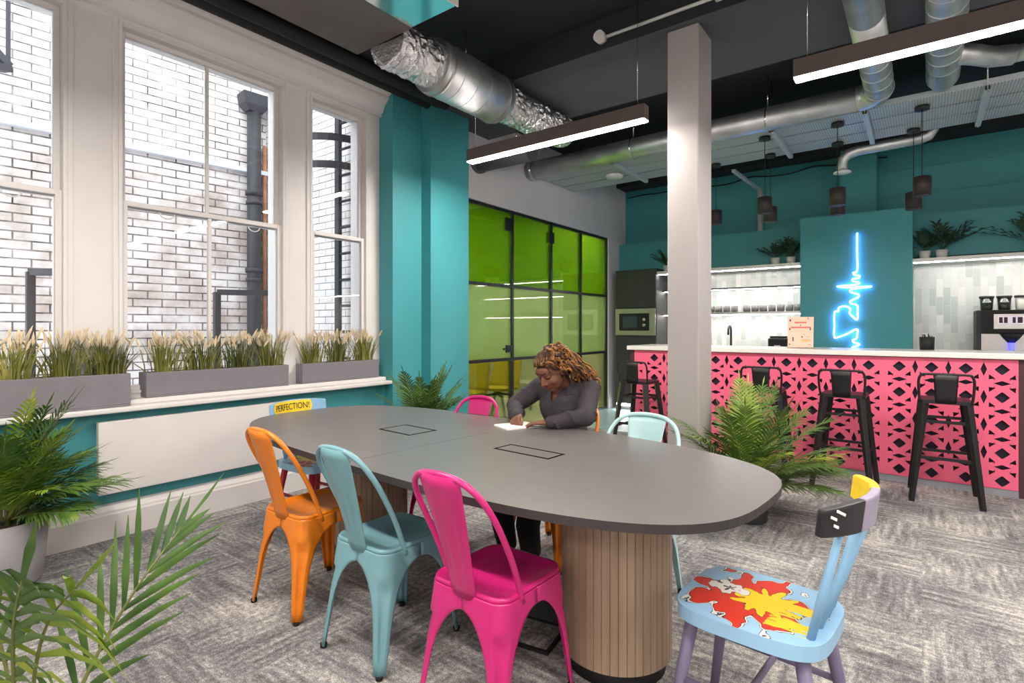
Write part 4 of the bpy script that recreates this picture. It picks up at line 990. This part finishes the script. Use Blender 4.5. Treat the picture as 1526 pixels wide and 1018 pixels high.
# ------------------------------------------------------------------ palms
def leaflets(mb, pts, leafL, n, r, m=0, w=.011, t0=.18, droop=.35, sv=None, spread=.95):
    N = len(pts)-1
    def at(t):
        f = t*N; i = min(int(f), N-1); return pts[i].lerp(pts[i+1], f-i), (pts[i+1]-pts[i]).normalized()
    for k in range(n):
        t = t0+(1-t0)*(k+.5)/n; p, tg = at(min(t, .999))
        side = tg.cross(V((0, 0, 1))); side = side.normalized() if side.length > .05 else V((1, 0, 0))
        if sv: side = (V(sv)-tg*tg.dot(V(sv))).normalized()
        up = side.cross(tg)
        L = leafL*(math.sin(PI*min(1, .18+.82*(t-t0)/(1-t0)*.93))**.7)*r.uniform(.85, 1.1)
        for s in (-1, 1):
            a = spread-.45*t; d = (side*s*math.sin(a)+tg*math.cos(a)+up*r.uniform(.05, .35)).normalized()
            q = [p+d*L*u+V((0, 0, -droop*L*u*u)) for u in (0, .3, .65, 1)]
            mb.strip(q, [w*.5, w, w*.75, w*.08], d.cross(up), m, .35)
    p, tg = at(.999); mb.strip([p, p+tg*leafL*.3, p+tg*leafL*.55], [w*.4, w*.8, .0005], tg.cross(V((.1, .2, 1))), m, .3)
def frond_at(par, pts, leafL, n, r, m, w=.011, droop=.35, rad=.006, t0=.18, sv=None, spread=.95):
    g = MB(); P = crom(pts, 5); g.tube(P, [rad*(1-.75*i/(len(P)-1)) for i in range(len(P))], 6, 1)
    leaflets(g, P, leafL, n, r, 0, w, t0, droop, sv, spread); return g.build('frond', [m, M['stem']], par)
def pot(par, r0, r1, h, m):
    MB().lathe([(0, .0), (r0*.96, 0), (r0, .012), (r0*1.0+.0, .05), (r0+.004, .055), (r1, h), (r1-.012, h), (r1-.02, h-.045), (0, h-.045)], n=36).build('pot', m, par)
    MB().lathe([(r1-.028, h-.044), (r1-.03, h-.03), (0, h-.028)], n=30).build('soil', M['soil'], par)
def palm(label, loc, potr, poth, fr, seed, leafL, n, potm='potgrey', w=.0070, stems=4, m2=.15):
    r = random.Random(seed); p = thing('potted_palm', label, 'palm', loc)
    pot(p, potr*.86, potr, poth, M[potm])
    for k in range(stems):
        a = 2*PI*k/stems+.5; q = .04
        MB().tube([(q*math.cos(a), q*math.sin(a), poth-.03), (q*1.6*math.cos(a), q*1.6*math.sin(a), poth+.16)], [.013, .008], 8).build('stem', M['stem'], p)
    fr = fr+[(a+r.uniform(14, 30), min(84, e+r.uniform(-9, 9)), l*r.uniform(.85, 1.05), d) for a, e, l, d in fr]
    for az, el, L, dr in fr:
        az = math.radians(az)+r.uniform(-.12, .12); el = math.radians(el); d = V((math.cos(az)*math.cos(el), math.sin(az)*math.cos(el), math.sin(el)))
        b = V((.05*math.cos(az), .05*math.sin(az), poth)); pts = [b+d*L*t+V((math.cos(az)*.35, math.sin(az)*.35, -dr))*L*t*t*.6 for t in (0, .25, .5, .75, 1)]
        frond_at(p, pts, leafL*r.uniform(.85, 1.1), n, r, M['palm2'] if r.random() < m2 else M['palm'], w)
    return p
# azimuth degrees, elevation, length, droop
palm('large potted palm in a grey pot at the left edge under the sill', (-3.745, .645, 0), .195, .325,
     [(0, 66, .50, .45), (35, 74, .56, .3), (75, 62, .46, .45), (20, 52, .40, .5), (55, 45, .40, .5), (95, 48, .44, .5), (-60, 72, .50, .35), (-25, 80, .60, .2), (-95, 62, .48, .45), (60, 82, .64, .15), (70, 26, .42, .3), (38, 20, .30, .35), (-50, 55, .44, .45), (110, 74, .52, .3), (-10, 68, .56, .35), (10, 84, .66, .1)], 11, .19, 22)
palm('potted palm in front of the bar beside the column', (-.955, 3.93, 0), .15, .24,
     [(0, 34, .50, .3), (10, 48, .58, .35), (30, 60, .66, .3), (70, 75, .72, .15), (110, 70, .66, .25), (205, 62, .62, .35), (212, 32, .55, .35), (222, 14, .5, .35), (230, 60, .6, .4), (270, 72, .66, .3), (300, 58, .6, .4), (335, 42, .58, .45), (350, 16, .44, .2), (25, 20, .48, .2), (80, 50, .5, .5), (100, 80, .7, .1), (320, 76, .66, .2), (250, 30, .45, .5)], 12, .19, 22, 'charcoal', m2=.25)
palm('potted palm standing against the teal pier behind the table', (-3.50, 3.32, 0), .15, .36,
     [(0, 60, .5, .35), (40, 72, .6, .2), (80, 58, .5, .4), (120, 70, .55, .3), (180, 78, .55, .1), (240, 66, .5, .3), (275, 50, .46, .4), (310, 62, .5, .35), (340, 40, .42, .4), (60, 82, .64, .1), (290, 80, .62, .1), (20, 35, .4, .4), (330, 75, .6, .2)], 13, .15, 24, 'charcoal', w=.0066)
fp_ = thing('potted_palm', 'palm fronds reaching in at the bottom left corner nearest the viewer', 'palm', (-1.49, .32, 0)); r = random.Random(21)
pot(fp_, .13, .155, .30, M['potgrey'])
def wf(pts): return [V(p)-V((-1.49, .32, 0)) for p in pts]
frond_at(fp_, wf([(-1.485, .325, .29), (-1.477, .327, .363), (-1.46, .378, .513), (-1.453, .433, .622), (-1.438, .494, .724), (-1.433, .573, .818)]), .27, 10, r, M['palm'], .0090, .14, t0=.28, sv=(.8, .6, 0), spread=.82)
frond_at(fp_, wf([(-1.485, .315, .29), (-1.46, .302, .387), (-1.408, .291, .593), (-1.348, .299, .729), (-1.295, .327, .80)]), .25, 9, r, M['palm2'], .011, .55, t0=.35, sv=(.8, .6, 0), spread=1.05)
frond_at(fp_, wf([(-1.49, .31, .29), (-1.456, .28, .403), (-1.478, .264, .607), (-1.51, .239, .743), (-1.553, .207, .837)]), .24, 9, r, M['palm'], .010, .45, t0=.35, sv=(.8, .6, 0))
frond_at(fp_, wf([(-1.49, .31, .29), (-1.456, .28, .403), (-1.40, .26, .62), (-1.345, .25, .76), (-1.31, .255, .84)]), .24, 9, r, M['palm'], .010, .5, t0=.4, sv=(.8, .6, 0))
frond_at(fp_, wf([(-1.47, .33, .29), (-1.391, .329, .376), (-1.183, .423, .522), (-1.06, .487, .575), (-1.0, .525, .60)]), .11, 10, r, M['palm2'], .009, .3)
frond_at(fp_, wf([(-1.47, .33, .29), (-1.391, .329, .336), (-1.077, .44, .52), (-.921, .533, .60), (-.84, .60, .63)]), .11, 10, r, M['palm2'], .009, .3)

# ------------------------------------------------------------------ meeting room behind the glass
def shell_chair(loc, rz, label):
    c = thing('meeting_chair', label, 'chair', loc, rz, 'mustard chairs behind the green glass')
    MB().grid(lambda u, v: ((u-.5)*.50*(1-.1*v), -.22-.15*v+.07*abs(2*u-1)**2, .44+.42*v), 10, 8).build('backrest', M['mustard'], c, solid=.02)
    MB().prism(rsq(.24, .23, .07), .42, .455).build('seat', M['mustard'], c, bevel=.012)
    for sx, sy in ((1, 1), (-1, 1), (1, -1), (-1, -1)):
        q = MB().bar((0, 0, .36), (sx*.14, sy*.14, .34), .035, .03).bar((sx*.13, sy*.13, .345), (sx*.27, sy*.27, 0.01), .035, .03, .024, .022); q.build('leg', M['black'], c)
    MB().cyl((0, 0, .34), (0, 0, .42), .05).build('swivel_hub', M['black'], c)
shell_chair((-4.85, 5.42, 0), PI+.25, 'mustard shell chair behind the glass door, left one')
shell_chair((-4.85, 6.12, 0), PI+.15, 'mustard shell chair behind the glass door, right one')
shell_chair((-5.75, 6.2, 0), PI-.3, 'mustard shell chair deeper in the glass room')
lt = thing('low_table', 'white low table behind the green glass', 'table', (-6.0, 6.95, 0))
MB().box(0, 1.15, 0, .5, .40, .435).build('tabletop', M['ceramic'], lt, bevel=.006)
for x, y in ((.06, .06), (1.09, .06), (.06, .44), (1.09, .44)): MB().cyl((x, y, 0), (x, y, .40), .016, n=10).build('leg', M['black'], lt)
linear(-5.1, -4.32, 6.9, 'added hidden fill light inside the glass meeting room, far one', 3.42, 'hidden_fill_glow')  # lamps added out of sight to brighten the room behind the glass
linear(-5.1, -4.32, 5.4, 'added hidden fill light inside the glass meeting room, near one', 3.42, 'hidden_fill_glow')
linear(-5.1, -4.32, 8.1, 'added hidden fill light inside the glass meeting room by the end wall', 3.42, 'hidden_fill_glow')
# ------------------------------------------------------------------ the writing woman
from mathutils.bvhtree import BVHTree
def cap(mb, a, b, r0, r1, n=16, k=8):
    """closed tapered capsule"""
    a, b = V(a), V(b); d = b-a; L = d.length; t = d.normalized(); x = t.orthogonal().normalized(); y = t.cross(x); vs = []; rows = []
    for i in range(k+1):
        q = PI/2*i/k; rows.append((a-t*r0*math.cos(q), r0*math.sin(q)))
    for i in range(k+1):
        q = PI/2*i/k; rows.append((b+t*r1*math.sin(q), r1*math.cos(q)))
    for c, r in rows:
        r = max(r, 1e-5)
        for j in range(n): g = 2*PI*j/n; vs.append(c+(x*math.cos(g)+y*math.sin(g))*r)
    R_ = len(rows); fs = [(i*n+j, i*n+(j+1) % n, (i+1)*n+(j+1) % n, (i+1)*n+j) for i in range(R_-1) for j in range(n)]
    fs += [tuple(reversed(range(n))), tuple((R_-1)*n+j for j in range(n))]
    mb.add(vs, fs, 0, True)
def chain(mb, pts):
    for (a, r0), (b, r1) in zip(pts, pts[1:]): cap(mb, a, b, r0, r1)
def remesh(mb, name, vox, smooth=4, f=0.5):
    o = bpy.data.objects.new('tmp', mb.data('tmp', M['skin'])); COL.objects.link(o)
    m = o.modifiers.new('r', 'REMESH'); m.mode = 'VOXEL'; m.voxel_size = vox; m.use_smooth_shade = True
    s = o.modifiers.new('s', 'SMOOTH'); s.iterations = smooth; s.factor = f
    bpy.context.view_layer.update(); me = bpy.data.meshes.new_from_object(o.evaluated_get(bpy.context.evaluated_depsgraph_get()))
    me.name = name; bpy.data.objects.remove(o); return me
PO = V((-1.70, 2.80, 0))
Hc = V((-.03, -.115, 1.045)); F = V((-.18, -.80, -.56)).normalized(); X_ = F.cross(V((0.06, 0, -1))).normalized()
if X_.x < 0: X_ = -X_
U = F.cross(X_); U = U if U.z > 0 else -U
def hp_(x, f, u): return Hc+X_*x+F*f+U*u
hm = Matrix((X_, F, U)).transposed()
Rs, Re, Rw = V((-.185, -.01, .935)), V((-.30, -.115, .825)), V((-.195, -.235, .782))
Ls, Le, Lw = V((.125, .05, .935)), V((.195, -.115, .80)), V((.045, -.262, .774))
bm_ = MB()
bm_.ball(hp_(0, -.018, .028), .074, .094, .094, hm); bm_.ball(hp_(0, .022, -.030), .060, .066, .072, hm)
bm_.ball(hp_(0, .050, -.078), .030, .030, .026, hm); bm_.ball(hp_(0, .060, .045), .056, .026, .034, hm)
for s in (-1, 1):
    bm_.ball(hp_(s*.036, .048, -.022), .030, .030, .030, hm); bm_.ball(hp_(s*.031, .066, .014), .0165, .0135, .012, hm)
    bm_.ball(hp_(s*.074, -.012, -.005), .010, .018, .030, hm); bm_.ball(hp_(s*.012, .090, -.026), .009, .009, .007, hm)
    bm_.ball(hp_(s*.030, .073, .034), .022, .010, .006, hm)
cap(bm_, hp_(0, .078, .020), hp_(0, .100, -.020), .008, .0125); bm_.ball(hp_(0, .080, -.047), .020, .011, .0065, hm); bm_.ball(hp_(0, .077, -.060), .018, .011, .007, hm)
cap(bm_, hp_(0, -.035, -.04), (-.03, .035, .93), .050, .058)
bm_.ball((0, -.02, .545), .165, .115, .12); bm_.ball((-.012, .005, .68), .125, .09, .13); bm_.ball((-.03, .01, .83), .14, .098, .13)
cap(bm_, (-.14, .0, .925), (.085, .045, .925), .055, .055)
for s, sh, el, wr in ((-1, Rs, Re, Rw), (1, Ls, Le, Lw)): chain(bm_, [(sh, .048), (el, .036), (wr, .024)])
for s in (-1, 1): chain(bm_, [((s*.085, -.05, .525), .078), ((s*.10-.02, -.43, .52), .055), ((s*.085-.03, -.47, .27), .050), ((s*.08-.03, -.44, .09), .036), ((s*.085-.03, -.54, .045), .034)])
def hand(mb, w, d, n, sd, curls, spread, tdir, sc=1.0):
    """palm, four bent fingers of different lengths and an opposed thumb"""
    d = V(d).normalized(); sd = (V(sd)-d*V(sd).dot(d)).normalized(); n = V(n); n = (n-d*n.dot(d)-sd*n.dot(sd)).normalized(); tips = []
    for q in (-.024, -.008, .008, .024): cap(mb, w+d*.005*sc+sd*q*.6*sc, w+d*.078*sc+sd*q*sc, .0125*sc, .0105*sc, 12, 5)
    for i, (q, L) in enumerate(zip((.027, .009, -.009, -.026), (.92, 1.0, .94, .74))):
        p = w+d*.080*sc+sd*q*sc; a = 0; dd = (d+sd*q*spread).normalized(); nn = n
        for k, (l, r0, r1) in enumerate(((.040, .0092, .0084), (.026, .0084, .0076), (.021, .0076, .0064))):
            a += curls[i][k]; e = p+(dd*math.cos(a)+nn*math.sin(a))*l*L*sc; cap(mb, p, e, r0*sc, r1*sc, 10, 4); p = e
        tips.append(p)
    p = w+d*.022*sc+sd*.026*sc; t = V(tdir)
    for l, (td, r0, r1) in zip((.040, .032, .024), ((t, .0125, .0105), ((t+d*.7).normalized(), .0105, .0095), ((t*.5+d).normalized(), .0095, .0075))):
        e = p+td.normalized()*l*sc; cap(mb, p, e, r0*sc, r1*sc, 10, 4); p = e
    tips.append(p); return tips
gr = (.75, .95, .45)
rt = hand(bm_, Rw, (.42, -.86, -.10), (.55, .1, -.8), (.8, .35, .45), [(.55, .75, .35), (.75, .85, .4), (.95, .95, .5), (1.05, 1.0, .5)], .8, (.45, -.35, -.35), .95)
lt_ = hand(bm_, Lw, (-.94, -.30, -.06), (0, 0, -1), (-.25, .95, 0), [(.15, .25, .2), (.18, .28, .2), (.2, .3, .25), (.25, .35, .25)], 2.2, (-.6, .7, -.1), .95)
me = remesh(bm_, 'person', .0042, 4, .5); me.materials.clear(); me.materials.append(M['skin'])
per = bpy.data.objects.new('person', me); COL.objects.link(per); per.location = PO
tag(per, 'woman in a charcoal shirt writing at the far side of the table', 'person')
bvh = BVHTree.FromPolygons([v.co for v in me.vertices], [p.vertices[:] for p in me.polygons])
def face(x, u, off=.001):
    h = bvh.ray_cast(hp_(x, .2, u), -F); return (h[0]+F*off) if h[0] else hp_(x, .09, u)
for s in (-1, 1):
    MB().tube([face(s*x, u) for x, u in ((.012, .037), (.026, .044), (.042, .043), (.054, .034))], [.0028, .004, .0035, .0015], 6).build('eyebrow', M['lash'], per)
    MB().tube([face(s*x, u, .0015) for x, u in ((.015, .009), (.023, .0045), (.033, .003), (.042, .0055), (.048, .010))], [.0012, .0024, .0026, .0022, .001], 6).build('eyelashes', M['lash'], per)
MB().tube([face(x, u, .0) for x, u in ((-.024, -.051), (-.012, -.0475), (0, -.0485), (.012, -.0475), (.024, -.051))], [.001, .0045, .005, .0045, .001], 8).tube([face(x, u, .0) for x, u in ((-.021, -.054), (-.01, -.060), (0, -.0615), (.01, -.060), (.021, -.054))], [.001, .0045, .006, .0045, .001], 8).build('lips', M['lip'], per)
# shirt: a looser shell over torso and arms, open V neck
sm = MB(); g = .013
sm.ball((-.005, -.01, .60), .155, .118, .10); sm.ball((-.012, .003, .69), .140, .106, .14); sm.ball((-.03, .008, .83), .154, .113, .135)
cap(sm, (-.145, .0, .918), (.09, .045, .918), .066, .066); cap(sm, (-.03, .03, .90), (-.03, .032, .965), .088, .070)
rs = random.Random(4)
for sh, el, wr in ((Rs, Re, Rw), (Ls, Le, Lw)):
    d2_ = (wr-el).normalized(); end = el.lerp(wr, .90)
    chain(sm, [(sh, .062), (sh.lerp(el, .5), .056), (el, .050), (el.lerp(wr, .45), .044), (end, .034)])
    cap(sm, el.lerp(wr, .84), el.lerp(wr, .95), .0355, .0345)
    for k in range(9):                                    # soft creases round the sleeves
        t = rs.random(); c = (sh.lerp(el, t) if k < 4 else el.lerp(wr, t*.8)); r = .046 if k < 4 else .036
        ax = ((el-sh) if k < 4 else (wr-el)).normalized(); a0 = rs.uniform(0, 6.28); x = ax.orthogonal().normalized(); y = ax.cross(x)
        q = [c+(x*math.cos(a0+j*.35)+y*math.sin(a0+j*.35))*(r+.010)+ax*(j*.007) for j in range(5)]
        chain(sm, [(p, .006) for p in q])
sme = remesh(sm, 'shirt', .0055, 5, .5); sme.materials.clear(); sme.materials.append(M['shirt'])
import bmesh
bb = bmesh.new(); bb.from_mesh(sme)
kill = [f_ for f_ in bb.faces if (lambda c: (c.z > .872 and c.y < .0 and abs(c.x+.036-.02*(c.z-.85)) < .008+.42*max(0, c.z-.872)) or (c.z > .955 and (c-V((-.03, .03, c.z))).length < .072))(f_.calc_center_median())]
bmesh.ops.delete(bb, geom=kill, context='FACES'); bb.to_mesh(sme); bb.free()
sh_ = bpy.data.objects.new('shirt', sme); COL.objects.link(sh_); sh_.parent = per
so = sh_.modifiers.new('solid', 'SOLIDIFY'); so.thickness = .003; so.offset = 1
sbv = BVHTree.FromPolygons([v.co for v in sme.vertices], [p.vertices[:] for p in sme.polygons])
for s in (-1, 1):                                         # two collar wings
    cg = MB(); c0 = V((-.03, .03, 0)); n = 9; vs = []
    for i in range(n):
        a = PI/2-s*0 + 0; th = math.radians(95-(95+62)*i/(n-1)); px = c0.x+s*math.cos(th)*.074; py = c0.y+math.sin(th)*.066
        z = .975-.030*(i/(n-1))**1.3; vs += [V((px, py, z)), V((c0.x+s*math.cos(th)*.090, c0.y+math.sin(th)*.082, z+.004)), V((c0.x+s*math.cos(th)*(.118+.02*i/n), c0.y+math.sin(th)*(.105+.018*i/n), z-.038))]
    cg.add(vs, [(3*i+k, 3*i+k+1, 3*i+k+4, 3*i+k+3) for i in range(n-1) for k in (0, 1)], 0, True)
    cg.build('collar', M['shirt'], sh_, solid=.004)
def onshirt(x, z): 
    h = sbv.ray_cast(V((x, -.5, z)), V((0, 1, 0))); return h[0] if h[0] else V((x, -.11, z))
for z in (.835, .77, .71): MB().ball(onshirt(-.036, z)+V((0, -.003, 0)), .0065, .003, .0065).build('button', M['lash'], sh_)
tm = MB(); tm.ball((0, -.015, .535), .178, .128, .105)
for s in (-1, 1): chain(tm, [((s*.087, -.04, .53), .094), ((s*.10-.02, -.43, .525), .074), ((s*.085-.03, -.48, .27), .064), ((s*.08-.03, -.445, .13), .055)])
tme = remesh(tm, 'trousers', .007, 4, .5); tme.materials.clear(); tme.materials.append(M['trouser'])
to_ = bpy.data.objects.new('trousers', tme); COL.objects.link(to_); to_.parent = per
for s in (-1, 1):
    q = MB(); chain(q, [((s*.08-.03, -.43, .045), .044), ((s*.088-.03, -.56, .040), .040)]); sme2 = remesh(q, 'shoe', .006, 2); sme2.materials.clear(); sme2.materials.append(M['matblack'])
    o = bpy.data.objects.new('shoe', sme2); COL.objects.link(o); o.parent = per
# hair: dark roots over the scalp, golden ringlets swept to her left shoulder and back
hr = MB(); nu, nv = 40, 26; vs = []; keep = []
def sk(th, ph, k=1.0): return V((math.sin(th)*math.cos(ph)*.082*k, math.sin(th)*math.sin(ph)*.103*k, math.cos(th)*.104*k))
for j in range(nv+1):
    for i in range(nu):
        l = sk(PI*j/nv, 2*PI*i/nu, 1+.012*math.sin(i*2.1+j*.9)); vs.append(hp_(l.x, l.y-.018, l.z+.028))
for j in range(nv):
    for i in range(nu):
        l = sk(PI*(j+.5)/nv, 2*PI*(i+.5)/nu); line = .052+.015*abs(l.x)/.08
        if (l.y < .018 and l.z > -.075) or (l.z > line-0.0 and l.y >= .018): keep.append((j*nu+i, j*nu+(i+1) % nu, (j+1)*nu+(i+1) % nu, (j+1)*nu+i))
hr.add(vs, keep, 0, True); rg = random.Random(9)
for k in range(150):
    th = rg.uniform(.12, 1.75); ph = rg.uniform(-1.9, 1.15) if k < 120 else rg.uniform(2.6, 4.6)
    l = sk(th, ph, 1.02)
    if l.y > .02 and l.z < .055: continue
    if l.y > .075 or (k < 120 and l.x < -.02 and l.y > -.05) or (k >= 120 and l.y > -.05): continue
    p0 = hp_(l.x, l.y-.018, l.z+.028); out = (p0-hp_(0, -.018, .028)).normalized()
    if k < 120:
        e = V((rg.uniform(.05, .155), rg.uniform(.085, .15), rg.uniform(.86, .985))); e = e if l.y < .0 else V((rg.uniform(.055, .085), rg.uniform(-.05, .02), rg.uniform(.975, 1.02)))
    else: e = V((rg.uniform(-.12, -.04), rg.uniform(.09, .15), rg.uniform(.90, .98)))
    m1 = p0+out*(rg.uniform(.004, .012) if th < .8 else rg.uniform(.014, .034))+V((.012 if k < 120 else -.004, .012, -.005)); m2 = m1.lerp(e, .55)+V((.02 if k < 120 else -.01, .012, .012))
    base = crom([p0, m1, m2, e], 13); N = len(base); ph0 = rg.uniform(0, 6.28); rad = rg.uniform(.004, .006) if th < .7 else rg.uniform(.006, .0092); pts = []
    for i, b in enumerate(base):
        t = (base[min(i+1, N-1)]-base[max(i-1, 0)]).normalized(); x = t.orthogonal().normalized(); y = t.cross(x); w = min(1, i/6)
        a = ph0+i*.85; pts.append(b+(x*math.cos(a)+y*math.sin(a))*rad*w)
    hr.tube(pts, [.0058]*(N-3)+[.005, .004, .002], 5, 0 if (th < .5 and rg.random() < .7) or rg.random() < .22 else 1)
for k in range(34):                                       # fine dark strands combed back over the crown
    x = -.070+.140*k/33; q = []
    for i in range(14):
        a = math.radians(58-150*i/13); rr_ = math.sqrt(max(.02, 1-(x/.084)**2))
        q.append(hp_(x*1.05+.004*math.sin(i*1.6+k*2.3), -.018+.106*rr_*math.sin(a), .028+.108*rr_*math.cos(a)))
    hr.tube(q, .0052, 5, 0 if k % 3 else 1)
hr.build('hair', [M['hairdark'], M['hair']], per)
nb = thing('notebook', 'small white notepad under the writing hand on the table', 'notebook', (-1.845, 2.49, .7405), -.42)
MB().box(-.075, .085, -.105, .105, 0, .007).build('pages', M['paper'], nb); MB().box(-.075, .085, -.105, .105, .0071, .0082).build('top_sheet', M['paper'], nb)
pn = thing('pen', 'slim silver pen held in the right hand of the writing woman', 'pen', PO)
tip = rt[0].lerp(rt[4], .5); e0 = tip+V((.012, -.012, 0)); e0.z = .749; ax = (tip-e0).normalized(); ax = (ax+V((-.10, .18, .55))).normalized()
MB().tube([e0, e0+ax*.012, e0+ax*.02, e0+ax*.135], [.0006, .003, .0042, .0042], 10).build('barrel', M['chrome'], pn)

# ------------------------------------------------------------------ camera, daylight, colour
cam = bpy.data.cameras.new('camera'); cam.sensor_width = 36; cam.lens = 811/1526*36; cam.shift_y = -20/1526; cam.clip_start = .02
co_ = bpy.data.objects.new('camera', cam); COL.objects.link(co_); co_.location = (0, 0, 1.3); co_.rotation_euler = (PI/2, 0, math.radians(37.0)); SC.camera = co_
wd = bpy.data.worlds.new('sky'); SC.world = wd; wd.use_nodes = True
bg = wd.node_tree.nodes['Background']; bg.inputs['Color'].default_value = (.86, .93, 1.0, 1); bg.inputs['Strength'].default_value = WORLD
vs_ = SC.view_settings; vs_.view_transform = 'Standard'; vs_.look = 'None'; vs_.gamma = 1.0; vs_.use_curve_mapping = False; vs_.exposure = EXPO
SC.cycles.use_denoising = True; SC.cycles.sample_clamp_indirect = 6.0
SC.cycles.max_bounces = 10; SC.cycles.transparent_max_bounces = 16; SC.cycles.caustics_reflective = False; SC.cycles.caustics_refractive = False
